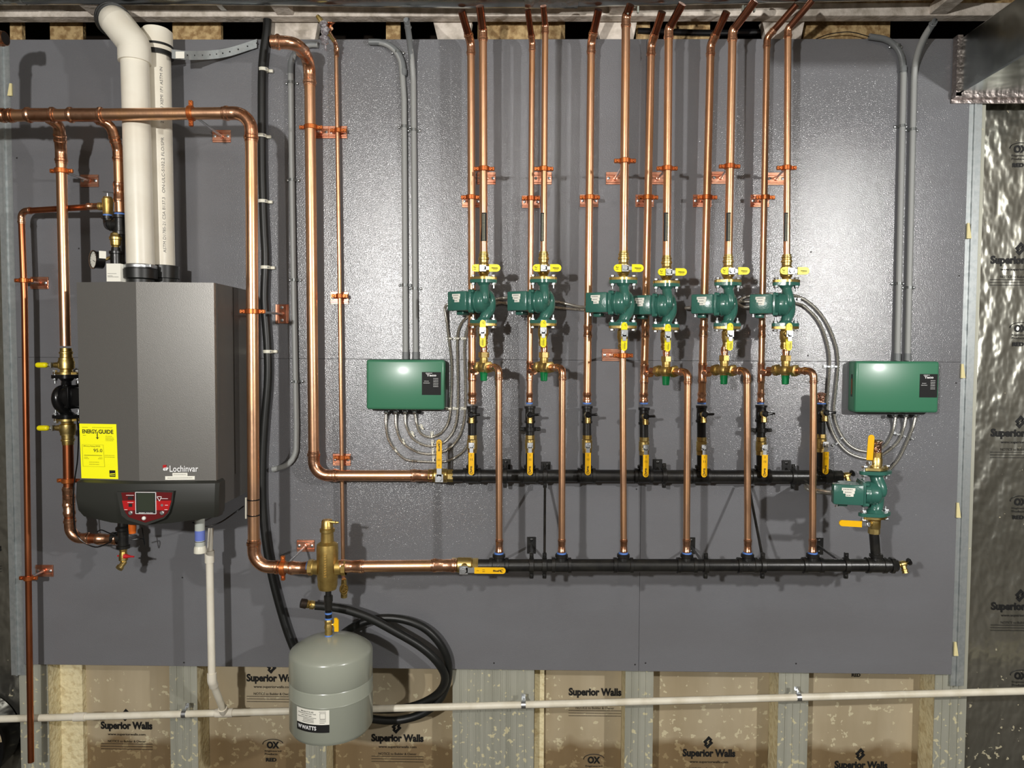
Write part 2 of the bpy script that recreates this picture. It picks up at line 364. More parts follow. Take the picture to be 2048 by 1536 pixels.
for px in (185, 562, 1238, 1890):
    x = W(px, 40, .1).x; mb = MB().box((x, -2.2, bz+.02), (.062, 4.3, .036), bev=.002, seg=1); mb.box((x, -2.2, bz+.25), (.062, 4.3, .036)); 
    j = solo(mb, 'ceiling_joist', CREAM, JL[px], 'joist', 'ceiling joists')
    part(MB().box((x, -2.2, bz+.135), (.012, 4.3, .2)), 'web', CREAM, j, off=ROOT[j.name])
# round duct along the ceiling
DY = .155; DRR = .050; dz = W(900, 17, DY).z+DRR*1.1
mb = MB().tube([(-3.6, -DY, dz+.022), (-1, -DY, dz+.012), (-.2, -DY, dz), (.2, -DY, dz+.004), (1.60, -DY, dz+.030)], DRR, 40)
dct = T('round_duct', 'long round silver duct running along the top of the picture', 'duct', (0, -DY, dz))
part(mb, 'pipe', DUCTM, dct)
for x, z_ in ((0, .001), (-2.0, .016)): part(MB().lathe([(0, DRR), (.001, DRR+.002), (.19, DRR+.002), (.191, DRR)], (x, -DY, dz+z_), X3, 40), 'foil_tape', mat('foil_tape', (186, 188, 184), .3, 1, bump=.3, bscale=26), dct, 'crinkled foil tape')
part(MB().bar(W(434, 6, .14), W(452, 24, .03), .020, .003, side=X3), 'hanger_strap', GALV, dct)
# square duct top right
xL = W(1920, 130, .03).x; zb = W(1920, 187, .03).z; zt = W(1920, 76, .03).z
qd = T('square_duct', 'big square sheet metal duct coming out of the wall at top right', 'duct', (xL, 0, zb))
Wd = .56; Hd = zt-zb
part(MB().box((xL+Wd/2, -.85, zb+Hd/2), (Wd, 1.68, Hd), bev=.004, seg=1), 'duct_body', DUCTM, qd)
mb = MB(); mb.box((xL-.004, -.02, zb+Hd/2), (.02, .03, Hd+.02)); mb.box((xL+Wd/2, -.02, zb-.006), (Wd+.03, .03, .018)); mb.box((xL+Wd/2, -.004, zb-.018), (Wd+.03, .006, .02))
part(mb, 'flange', mat('dull_tape_metal', (160, 150, 146), .4, .85, bump=.25, bscale=40), qd, 'wall flange with dull tape')
mb = MB(); pf = W(2031, 60, .75)
mb.box((pf.x+.30, -.9, zb+Hd/2+.02), (.6, .06, Hd+.13), bev=.003, seg=1)
part(mb, 'joint_collar', DUCTM, qd)
mb = MB()
for z_ in (.25, .75): mb.sphere((xL-.002, -.62, zb+Hd*z_), .005, 8)
part(mb, 'screw', ZN, qd)
# ------------------------------------------------------------------ print on the insulation
def diamond(cx, cz, s_, par, y=.1285):
    mb = MB(); u = X3; v = Z3
    def P(pl): mb.add([(cx+a*s_, y, cz+b*s_) for a, b in pl], [tuple(range(len(pl)))])
    P([(-.5, .05), (-.1, .45), (.08, .27), (-.14, .05), (-.02, -.07), (-.2, -.25)]); P([(.5, -.05), (.1, -.45), (-.08, -.27), (.14, -.05), (.02, .07), (.2, .25)]); P([(-.12, .47), (.05, .64), (.42, .27), (.25, .1)])
    P([(.12, -.47), (-.05, -.64), (-.42, -.27), (-.25, -.1)])
    part(mb, 'printed_diamond', INK, par, off=ROOT[par.name], flat=True)
def sw(px, py, par, full=True, wpx=107, notice=True, lead=True):
    p = W(px, py, -.128); k_ = sc(-.128)
    txt('Superior Walls', p, X3, Z3, wpx*k_, 21*k_, INK, par, 'printed_name', .045)
    if lead: diamond(p.x-2*k_, p.z+24*k_, .042, par)
    txt('www.superiorwalls.com', p-Z3*17*k_, X3, Z3, 78*k_, 6.5*k_, INK, par, 'printed_web_address', .01)
    if notice:
        txt('NOTICE to Builder & Owner', p-Z3*31*k_, X3, Z3, 78*k_, 5*k_, INK, par, 'printed_notice')
        rows([(-.5*wpx*k_, .5*wpx*k_, -j*5.5*k_) for j in range(1, 4)], p-Z3*31*k_, X3, Z3, INK, par, h=.0022, off=ROOT[par.name])
def ox(px, py, par, red=True):
    p = W(px, py, -.128); k_ = sc(-.128)
    txt('OX', p, X3, Z3, 26*k_, 15*k_, INK, par, 'printed_logo', .05)
    mb = MB(); pts = [p+Vector((math.cos(a)*21*k_, 0, math.sin(a)*10*k_+2*k_)) for a in [PI*(.08+.95*i/16) for i in range(17)]]
    mb.tube(pts, .0014, 6); part(mb, 'printed_logo_ring', INK, par, off=ROOT[par.name])
    txt('Engineered', p-Z3*13*k_, X3, Z3, 34*k_, 4.5*k_, INK, par, 'printed_line', .01); txt('Products', p-Z3*19*k_-X3*4*k_, X3, Z3, 26*k_, 4.5*k_, INK, par, 'printed_line', .01)
    if red: txt('RED', p-Z3*31*k_-X3*4*k_, X3, Z3, 22*k_, 8*k_, INK, par, 'printed_word', .05)
for b_ in bayobj: ROOT[b_.name] = Vector()
sw(253, 1453, bayobj[1]); sw(545, 1358, bayobj[2]); ox(546, 1490, bayobj[2]); sw(795, 1478, bayobj[3]); sw(1190, 1386, bayobj[4], notice=True, lead=False); ox(1188, 1520, bayobj[4], False)
sw(1418, 1508, bayobj[5]); sw(1722, 1532, bayobj[6]); p_ = W(1712, 1350, -.128); txt('RED', p_, X3, Z3, .036, .015, INK, bayobj[6], 'printed_word', .05)
for py in (522, 868, 1215): sw(2042, py, bayobj[7], wpx=118)
for py in (298, 657, 1004, 1352): ox(2042, py, bayobj[7])
sw(-50, 1097, bayobj[0])
# ------------------------------------------------------------------ pipework helpers
def fitpath(pts, r, ends=(1, 1)):
    """sleeve over pts with press beads near the two ends"""
    P = [Vector(p) for p in pts]; out = []; rs = []
    a = P[0]; t = (P[1]-P[0]).normalized(); L = r*1.9
    if ends[0]:
        for s_, q in [(-L, 1.10), (-L*.8, 1.10), (-L*.74, 1.22), (-L*.5, 1.22), (-L*.44, 1.10), (-L*.2, 1.1)]: out.append(a+t*s_); rs.append(r*q)
    for p in P: out.append(p); rs.append(r*1.10)
    a = P[-1]; t = (P[-1]-P[-2]).normalized()
    if ends[1]:
        for s_, q in [(L*.2, 1.1), (L*.44, 1.10), (L*.5, 1.22), (L*.74, 1.22), (L*.8, 1.10), (L, 1.10)]: out.append(a+t*s_); rs.append(r*q)
    return out, rs
def elbow(mb, A, C, B, r, R=None, ends=(1, 1)):
    A, C, B = Vector(A), Vector(C), Vector(B); a = (C-A).normalized(); b = (B-C).normalized(); th = a.angle(b); R = R or r*2.3
    t = R*math.tan(th/2); pts = bendpath([C-a*(t+.0005), C, C+b*(t+.0005)], R, 9)
    p, rs = fitpath(pts, r, ends); mb.tube(p, rs, 18, True)
def coupl(mb, c, ax, r, L=None, q=1.1):
    L = L or r*4.4; h = L/2; b = r*.42
    mb.lathe([(-h, r*1.0), (-h, r*q), (-h+b*.6, r*q), (-h+b*.9, r*1.2), (-h+b*2, r*1.2), (-h+b*2.4, r*q), (-b, r*q*1.0), (-b*.5, r*1.04), (b*.5, r*1.04), (b, r*q), (h-b*2.4, r*q), (h-b*2, r*1.2), (h-b*.9, r*1.2), (h-b*.6, r*q), (h, r*q), (h, r)], c, ax, 20)
def teef(mb, c, ax, br, r, L, bl, rb=None):
    rb = rb or r; h = L/2; b = r*.42
    mb.lathe([(-h, r), (-h, r*1.1), (-h+b*.6, r*1.1), (-h+b*.9, r*1.2), (-h+b*2, r*1.2), (-h+b*2.4, r*1.13), (h-b*2.4, r*1.13), (h-b*2, r*1.2), (h-b*.9, r*1.2), (h-b*.6, r*1.1), (h, r*1.1), (h, r)], c, ax, 20)
    b = rb*.42
    mb.lathe([(0, rb*1.15), (r*1.3, rb*1.13), (bl-b*2.6, rb*1.1), (bl-b*2, rb*1.22), (bl-b, rb*1.22), (bl-b*.6, rb*1.1), (bl, rb*1.1), (bl, rb)], c, br, 18)
def run(name, label, nodes, r, mt=CU, fm=CU2, coup=(), R=None, group=None, skip=(), cat='pipe', endcap=None, partname='tube'):
    P = [Vector(n) for n in nodes]; t = T(name, label, cat, P[0], group)
    def cut(i):
        a = (P[i]-P[i-1]).normalized(); b = (P[i+1]-P[i]).normalized(); return (R or r*2.3)*math.tan(a.angle(b)/2)*.98 if i not in skip else 0
    for i in range(len(P)-1):
        a, b = P[i], P[i+1]; u_ = (b-a).normalized()
        if i > 0: a = a+u_*cut(i)
        if i+1 < len(P)-1: b = b-u_*cut(i+1)
        part(MB().tube([a, b], r, 20), partname, mt, t)
    for i in range(1, len(P)-1):
        if i in skip: continue
        mb = MB(); elbow(mb, P[i-1], P[i], P[i+1], r, R); part(mb, 'elbow', fm, t)
    for c, ax in coup:
        mb = MB(); coupl(mb, c, ax, r); part(mb, 'coupling', fm, t)
    return t
def hanger(px, py, d, r, plx, ply, label, group='split ring pipe clamps', horiz=False, black=False, turn=False, rodless=False):
    """split ring with two ears, threaded rod back to a plate screwed on the board"""
    c = W(px, py, d); t = T('pipe_clamp', label, 'clamp', c, group); m1 = BK if black else ORG
    ax = X3 if horiz else Z3; sd = Z3 if horiz else X3
    mb = MB(); hw = .0085; ro = r+.0045
    mb.lathe([(-hw, r*.98), (-hw, ro), (-hw+.0015, ro+.0012), (hw-.0015, ro+.0012), (hw, ro), (hw, r*.98)], c, ax, 24)
    part(mb, 'ring', m1, t)
    for s_ in (-1, 1):
        e = c+sd*s_*(ro+.009); mb = MB()
        sz = (.014, .012, .02) if horiz else (.02, .012, .014)
        mb.box(e, sz, bev=.002, seg=1); part(mb, 'ear', m1, t)
        mb = MB().lathe([(0, .0048), (.003, .0048), (.0045, .003)], e+Vector((0, -.006, 0)), (0, -1, 0), 10); part(mb, 'ear_screw', m1, t)
    if not rodless:
        p = W(plx, ply, 0); p.y = 0; pw, ph = (.052, .074) if turn else (.070, .047)
        if black: pw, ph = .034, .066
        mb = MB(); pm = BK if black else CUP
        mb.box(p+Vector((0, -.003, 0)), (pw, .004, ph), bev=.001, seg=1)
        if not black:
            if turn: [mb.box(p+Vector((s_*pw*.30, -.006, 0)), (.007, .006, ph), bev=.0015, seg=1) for s_ in (-1, 1)]
            else: [mb.box(p+Vector((0, -.006, s_*ph*.30)), (pw, .006, .007), bev=.0015, seg=1) for s_ in (-1, 1)]
            mb.lathe([(0, .009), (.008, .008), (.009, .006)], p+Vector((0, -.004, 0)), (0, -1, 0), 12)
        part(mb, 'wall_plate', pm, t)
        for s_ in (-1, 1):
            q = p+(Vector((0, -.005, s_*ph*.33)) if (turn or black) else Vector((s_*pw*.36, -.005, 0)))
            part(MB().lathe([(0, .006), (.002, .006), (.0035, .003)], q, (0, -1, 0), 10), 'screw', ZN if not black else BK, t)
        a = c+Vector((0, 1, 0))*(r*.9); b = p+Vector((0, -.006, 0))
        if (a-b).length > .02: part(MB().tube([a, b], .0045, 10), 'threaded_rod', (BK if black else ZN), t)
    return t
# ------------------------------------------------------------------ circulator pump (local: flow axis Z, motor towards -X)
EAR = math.radians(28)
def rotz(a): return Matrix.Rotation(a, 3, 'Z')
def build_pump(gm, name, label):
    t = T(name, label, 'pump', (0, 0, 0))
    mb = MB().lathe([(-.030, .0), (-.030, .040), (-.018, .043), (-.016, .041), (-.004, .041), (.004, .039), (.010, .034), (.013, .029), (.015, .020), (.021, .014), (.023, 0)], (0, 0, 0), X3, 30)
    path = smooth([(0, 0, -.070), (.004, .008, -.050), (.010, .027, -.027), (.012, .034, 0), (.013, .026, .022), (.013, .006, .032), (.013, -.014, .026)], 6)
    n = len(path); rr = [.0165+.004*math.sin(PI*min(1, i/(n*.55))) if i < n*.55 else .0165*(1-.6*(i-n*.55)/(n*.45)) for i in range(n)]
    mb.tube(path, rr, 18)
    path = smooth([(0, 0, .070), (.004, -.003, .048), (.010, -.010, .026), (.013, -.013, .006), (.014, -.011, -.008)], 6); n = len(path)
    mb.tube(path, [.0165+.0015*math.sin(PI*i/n)-.008*(i/n)**3 for i in range(n)], 18)
    part(mb, 'volute', gm, t)
    for s_ in (-1, 1):
        z0 = .067 if s_ > 0 else -.079
        fl = MB().prism(oval(.030, .036, .0135), (0, 0, 0), X3, Y3, .012)
        M_ = rotz(EAR); part(MB().add([M_ @ v+Vector((0, 0, z0)) for v in fl.v], fl.f).lathe([(0, .026), (.010, .018)], (0, 0, .067*s_), (0, 0, -s_), 20), 'flange', gm, t)
        for e in (-1, 1):
            c = M_ @ Vector((e*.037, 0, 0)); z1 = .090*s_
            mb = MB().tube([c+Z3*z1, c+Z3*(.048*s_)], .0035, 8); mb.hexn(c+Z3*min(z1, z1+.007*s_), Z3, .0085, .007); mb.hexn(c+Z3*(.0665*s_-(.008 if s_ > 0 else 0)), Z3, .0085, .008); mb.lathe([(0, .0100), (.0015, .010)], c+Z3*(.0665*s_-(.0015 if s_ > 0 else 0)), Z3, 12)
            part(mb, 'flange_bolt', ZN, t)
    mb = MB().box((-.036, 0, 0), (.014, .086, .086), bev=.010)
    part(mb, 'motor_mount', gm, t)
    for y_ in (-1, 1):
        for z_ in (-1, 1): part(MB().lathe([(0, .006), (.010, .006), (.012, .004)], (-.034, y_*.035, z_*.035), X3, 10), 'mount_screw', gm, t)
    part(MB().box((-.067, -.002, 0), (.062, .074, .070), bev=.012).box((-.088, .004, -.040), (.030, .05, .016), bev=.004), 'motor_housing', gm, t)
    tb = part(MB().box((-.079, -.041, .001), (.078, .034, .070), bev=.005), 'terminal_box', gm, t)
    part(MB().lathe([(0, .003), (.007, .003), (.008, .005), (.011, .005)], (-.106, -.041, -.034), (0, 0, -1), 8), 'ground_screw', ZN, tb, off=Vector())
    mb = MB()
    for i, (wd, z_) in enumerate([(.034, .021), (.029, .011), (.020, .001)]): mb.box((-.080+(.034-wd)*.2, -.0585, z_), (wd, .0006, .0095))
    lb = part(mb, 'zone_sticker', PAP, tb, off=Vector())
    rows([(-.094, -.070, .021), (-.090, -.072, .011), (-.086, -.074, .001)], (0, -.0588, 0), X3, Z3, mat('grey_ink', (90, 90, 90), .7), lb, h=.0022, off=Vector())
    return t
# flanged isolation valve; up=True sits on top of the pump with a cross handle, else hangs below with the handle in line
def build_isov(up, label):
    t = T('isolation_valve', label, 'valve', (0, 0, 0)); s_ = 1 if up else -1
    fl = MB().prism(oval(.0285, .036, .0125), (0, 0, 0 if up else -.009), X3, Y3, .009); part(fl, 'flange', BR, t)
    pr = [(.009, .0175), (.013, .015), (.018, .0165), (.021, .020), (.025, .0205), (.027, .0225), (.043, .0225), (.046, .0205), (.054, .0205), (.057, .0175), (.062, .0165), (.066, .0172), (.070, .0172), (.072, .0195), (.078, .0195), (.080, .0168), (.086, .0165), (.088, .0180), (.091, .0180), (.093, .0155), (.100, .0150)]
    if not up: pr = [(.009, .0165), (.014, .0150), (.018, .0185), (.044, .0185), (.048, .0165), (.055, .016), (.057, .0145), (.066, .0145), (.068, .0165), (.073, .0165), (.075, .0145), (.082, .0145)]
    mb = MB().lathe(pr, (0, 0, 0), (0, 0, s_), 24)
    zs = .036 if up else -.027
    mb.lathe([(0, .013), (.028, .011), (.030, .008)], (0, 0, zs), (0, -1, 0), 12); part(mb, 'body', BR, t)
    mb = MB().tube([(0, -.02, zs), (0, -.050, zs)], .0045, 8); mb.box((0, -.0475, zs), (.024, .003, .024), bev=.001, seg=1); mb.hexn((0, -.049, zs), (0, -1, 0), .0078, .006)
    if up: mb.box((.016, -.0475, zs), (.020, .003, .012))
    else: mb.box((0, -.0475, zs-.016), (.012, .003, .020))
    part(mb, 'stem_nut', ZN, t)
    hp = MB(); u, v = (X3, Z3) if up else (-Z3, X3)
    o = Vector((0, -.0475, zs)); 
    hp.prism(stadium(.040, .026, False), o+u*.022+Vector((0, .001, 0)), u, v, .006) if up else hp.prism(stadium(.040, .021, False), o+u*.020+Vector((0, .006, 0)), u, v, -.006)
    h_ = part(hp, 'handle', YEL, t); hp = MB(); hp2 = stadium(.026, .026 if up else .021, True, False)
    hp.prism(hp2, o+u*-.040+Vector((0, .001, 0)), u, v, .006) if up else hp.prism(hp2, o+u*-.038+Vector((0, .006, 0)), u, v, -.006)
    h2_ = part(hp, 'handle', YEL, t)
    ty = -.0541
    c_ = o+u*.042; c_.y = ty
    txt('Webstone', c_, u, Z3 if up else X3, .022, .0050, INK, h_, 'lettering', .02, off=Vector(), proud=.0003)
    rows([(-.006, .010, -.006)], c_, u, Z3 if up else X3, INK, h_, h=.001, off=Vector())
    c_ = o-u*.028; c_.y = ty; mk = MB()
    for a, b in [((-.004, .004), (.0, -.001)), ((.004, .004), (.001, -.001)), ((-.004, -.005), (.004, -.005)), ((-.004, .0045), (-.001, .0045))]:
        A_ = c_+u*a[0]+(Z3 if up else X3)*a[1]; B_ = c_+u*b[0]+(Z3 if up else X3)*b[1]; mk.bar(A_, B_, .0011, .0004, side=(0, 0, 1))
    part(mk, 'arrow_mark', INK, h2_, off=Vector())
    return t
def build_mixer():
    t = T('mixing_valve', '', 'valve', (0, 0, 0))
    mb = MB().sphere((0, 0, 0), .0215, 18); mb.lathe([(0, .017), (.018, .0145), (.022, .0155), (.040, .0145), (.042, .013)], (0, 0, 0), Z3, 18)
    mb.lathe([(0, .018), (.014, .0165), (.019, .014)], (0, 0, 0), (0, 0, -1), 18)
    for s_ in (-1, 1): mb.lathe([(0, .016), (.022, .0145), (.030, .014), (.032, .017), (.036, .017)], (0, 0, 0), (s_, 0, 0), 18)
    part(mb, 'body', BRC, t)
    part(MB().hexn((0, 0, .034), Z3, .0195, .020), 'union_nut', BR, t)
    for s_ in (-1, 1): part(MB().hexn((.034*s_-(.018 if s_ < 0 else 0), 0, 0), X3, .0215, .018), 'union_nut', BR, t)
    mb = MB().tube([(0, 0, .05), (0, 0, .084)], .0118, 14); mb.lathe([(0, .013), (.010, .013), (.012, .0118)], (0, 0, .062), Z3, 16)
    for s_, L in ((-1, .085), (1, .062)): mb.tube([(s_*.045, 0, 0), (s_*L, 0, 0)], .0112, 14)
    part(mb, 'copper_tails', CU2, t)
    part(MB().lathe([(.017, .0145), (.019, .0142), (.044, .0125), (.049, .0122), (.051, .010), (.051, 0)], (0, 0, 0), (0, 0, -1), 18), 'cap', GCAP, t, 'green cap')
    return t
def build_drain_tee():
    t = T('drain_valve', '', 'valve', (0, 0, 0))
    part(MB().lathe([(-.032, .0175), (-.032, .0205), (-.024, .0215), (-.021, .0185), (.021, .0185), (.024, .0215), (.032, .0215), (.032, .0175)], (0, 0, 0), Z3, 22).lathe([(0, .016), (.022, .015)], (0, 0, -.002), (0, -1, 0), 16), 'tee_body', BK, t)
    part(MB().lathe([(0, .012), (.012, .012), (.020, .009), (.030, .008)], (0, -.018, 0), (0, -1, 0), 14).lathe([(0, .010), (.012, .0095), (.014, .0115), (.017, .0115), (.017, .0095), (.019, .0095), (.019, .0115), (.022, .0115), (.022, .0095), (.024, .0095), (.024, .011), (.028, .011)], (0, -.034, -.002), (0, -.18, -1), 16), 'brass_spout', BR, t)
    part(MB().lathe([(0, .011), (.004, .012), (.009, .011), (.012, .007)], (0, -.046, .003), (0, -1, 0), 16).tube([(0, -.052, .003), (.012, -.053, .003), (.030, -.053, .004), (.034, -.053, .004)], [.006, .0045, .005, .0035], 10), 'lever', BKS, t)
    return t
def build_ballv(name, s_, L, h=(0, 0, -1), tk=1.0, bend=.0):
    t = T(name, '', 'valve', (0, 0, 0)); h = Vector(h)
    mb = MB().lathe([(-.020*s_, .0165*s_), (-.018*s_, .0195*s_), (.016*s_, .0195*s_), (.019*s_, .0165*s_)], (0, 0, 0), Z3, 24)
    mb.lathe([(-.034*s_, .0155*s_), (-.034*s_, .0182*s_), (-.020*s_, .0182*s_), (-.019*s_, .0160*s_), (.019*s_, .0160*s_), (.020*s_, .0182*s_), (.034*s_, .0182*s_), (.034*s_, .0155*s_)], (0, 0, 0), Z3, 8)
    mb.lathe([(0, .011*s_), (.028*s_, .009*s_), (.030*s_, .007*s_)], (0, 0, 0), (0, -1, 0), 14); part(mb, 'body', BR, t)
    y_ = -.045*s_
    mb = MB().tube([(0, -.02, 0), (0, y_-.008, 0)], .0045*s_, 8).box((0, y_, 0), (.022*s_, .003, .022*s_), bev=.001, seg=1).hexn((0, y_-.001, 0), (0, -1, 0), .0082*s_, .006)
    mb.bar(Vector((0, y_, 0))+h*.005, Vector((0, y_, 0))+h*.034*s_, .013*s_, .003, side=h.cross(Y3)); part(mb, 'stem_nut', ZN, t)
    v = Y3.cross(h)*-1
    o = Vector((0, y_+.0025, 0))+h*.027*s_
    pl = stadium(L, .021*tk, False); hb = MB().prism(pl, o, h, v, .006)
    if (h.cross(v)).y > 0: hb = MB().prism(pl, o+Vector((0, -.006, 0)), h, v, .006)
    hd = part(hb, 'handle', AMB, t)
    c_ = o+h*(L*.74); c_.y = o.y-.0066; u = h if h.z <= 0 and h.x >= 0 else h
    if abs(h.z) > .5: vv = X3 if h.z < 0 else -X3
    else: vv = Z3 if h.x > 0 else -Z3
    txt('BlueFin', c_, u, vv, L*.28, .007*tk, INK, hd, 'lettering', .03, off=Vector(), proud=.0003)
    mb = MB(); q = c_+h*(L*.14); mb.torus(q, Y3, .005, .0008, 12, 5, .3, 5.2); part(mb, 'hook_mark', INK, hd, off=Vector())
    rows([(-.004, .004, -.003), (-.004, .004, .003)], o+h*(L*.3)+Vector((0, -.0066, 0)), u, vv, INK, hd, h=.0016, off=Vector()); rows([(-.005, .003, 0)], o+h*(L*.12)+Vector((0, -.0066, 0)), u, vv, INK, hd, h=.0014, off=Vector())
    return t
# ================================================================== zone circuits
rx = [942, 1062, 1181, 1297, 1415, 1531]      # return risers (px at y=400) and foot (px at y=800)
ret = [((942, 110), (944.5, 800), .0143), ((1064.5, 108), (1059, 800), .0111), ((1182.5, 108), (1174, 800), .0143), ((1302.5, 112), (1287.5, 800), .0143), ((1421.5, 112), (1403.5, 800), .0143), ((1534, 98), (1521.5, 800), .0118)]
rtop = [(922, 18), (1055, 18), (1198, 18), (1328, 14), (1462, 8), (1600, 5)]
ORD = ['first', 'second', 'third', 'fourth', 'fifth', 'sixth', 'seventh']
DR = .07
teey = [742, 742, None, 747, 746, 745]
MIXD, PUMPD, DROPD = .175, .16, .28
mixx = [967.5, 1088, None, 1332, 1448, 1571]
mixer = build_mixer(); drain = build_drain_tee(); bval = build_ballv('ball_valve', 1.0, .084)
RX = []
for i, (a, b, r) in enumerate(ret):
    A = W(a[0], a[1]-22, DR); B = W(b[0], b[1]+8, DR)
    # direction of the leaning top part: 45 degrees up and forward, leaning sideways as seen
    z0 = A.z; best = None
    for k in range(1, 60):
        t_ = k*.004; Q = Vector((0, -(DR+t_), z0+t_)); py = 768-F0*((Q-CAMP).dot(UP)/(Q-CAMP).dot(FW))
        if py < rtop[i][1]: break
    tx = W(rtop[i][0], rtop[i][1], DR+t_).x; dx = (tx-A.x)/t_; L = .16
    C = A+Vector((dx*L, -L, L))
    t = T('return_riser', '%s copper return riser from the left, rising from the upper black manifold to the ceiling' % ORD[i], 'pipe', B, 'copper return risers')
    C = A+Vector((dx*.083, -.083, .083))
    u1 = (A-B).normalized(); u2 = (C-A).normalized()
    part(MB().tube([B, A-u1*r], r, 20), 'tube', CU, t); part(MB().tube([A+u2*r, C], r, 20), 'slanting_tube', CUT, t)
    mb = MB(); elbow(mb, B, A, C, r, r*2.4); part(mb, 'elbow', CU2, t)
    ax = (A-B).normalized()
    def at(y, a=a, b=b): return W(b[0]+(a[0]-b[0])*(b[1]-y)/(b[1]-a[1]), y, DR)
    if teey[i]:
        c = at(teey[i]); mx = W(mixx[i], teey[i], MIXD); dr = (mx-c); dr.z = 0
        mb = MB(); teef(mb, c, ax, dr.normalized(), r, .078, .040, .0113); part(mb, 'tee', CU2, t)
    mb = MB(); coupl(mb, at(795), ax, r, .040); part(mb, 'male_adapter', CU2, t)
    if i != 1: mb = MB(); coupl(mb, at(662), ax, r, .052); part(mb, 'coupling', CU2, t)
    if i in (1, 2, 3, 4, 5): part(MB().lathe([(0, r*1.12), (.006, r*1.15)], at(808), Z3, 18), 'sealing_tape', BLU, t, 'blue sealing tape')
    RX.append(at)
manx = [944.5, 1060, 1174, 1288, 1403, 1522, 1642]
tail = ['with brass spout at left end', 'above a black clamp', 'beside the long plain pipe', 'under the fourth pump', 'under the fifth pump', 'above a black clamp, right side', 'with a capped copper stub']
for i, x in enumerate(manx):
    dy = [829, 829, 829, 832, 828, 827, 825][i]
    c = W(x, dy, DR); place(drain, c, '%s black drain valve from the left, %s' % (ORD[i], tail[i]), group='black drain valves above the manifold')
    t = T('nipple', '%s short black nipple from the left, between drain valve and ball valve' % ORD[i], 'nipple', c, 'black nipples under the drain valves')
    part(MB().tube([c-Z3*.030, W(x, 880, DR)], .0165, 18), 'tube', BK, t)
    c = W(x, 888-([0, 0, 0, -4, -4, -4, 2][i]), DR)
    if i == 0: bval['label'] = ''
    place(bval, c, '%s brass ball valve from the left on the upper manifold, long amber handle pointing down' % ORD[i], group='ball valves on the upper manifold')
    t = T('nipple', '%s black nipple from the left, hidden behind an amber handle above the upper manifold' % ORD[i], 'nipple', c, 'black nipples on the upper manifold')
    part(MB().tube([c-Z3*.030, W(x, 940, DR)], .0165, 18), 'tube', BK, t)
# capped stub on the seventh
c = W(1642, 806, DR); t = T('capped_stub', 'shiny capped copper stub on the seventh drain valve', 'pipe cap', c)
part(MB().lathe([(0, .016), (.022, .0165), (.030, .019), (.034, .019), (.037, .015), (.040, .008), (.041, 0)], c, Z3, 18), 'cap', mat('crinkled_copper', (214, 150, 120), .18, 1, (235, 205, 190), 60, .8, 120), t)
part(MB().lathe([(-.008, .0175), (.001, .0175)], c, Z3, 18), 'sealing_tape', BLU, t, 'blue sealing tape')
# supply side
sup = [((966, 72), (968, 505), .0143, .175), ((1090.5, 62), (1085, 510), .0111, .175), ((1252, 44), (1250, 505), .0143, .275), ((1337.5, 68), (1331.5, 512), .0143, .175), ((1465, 72), (1455.5, 512), .0143, .175), ((1576, 68), (1570.5, 515), .0118, .175)]
stop = [(960, 18), (1087, 18), (1260, 14), (1363, 14), (1508, 8), (1622, 5)]
PP = [(967, 603, .175, 27), (1086.5, 603, .175, 27), (1246, 606, .275, 27), (1332, 611, .175, 27), (1455, 609, .175, 26), (1571.5, 609, .175, 25)]
pump = build_pump(GRN, 'circulator_pump', ''); iu = build_isov(True, ''); il = build_isov(False, '')
ptxt = ['leftmost green circulator pump, beside the first flexible conduits', 'second green circulator pump from the left', 'third green circulator pump, set furthest out, without a mixing valve below', 'fourth green circulator pump, its box half hidden behind the third', 'fifth green circulator pump from the left', 'sixth green circulator pump, with conduits arching out to its right']
PC = []
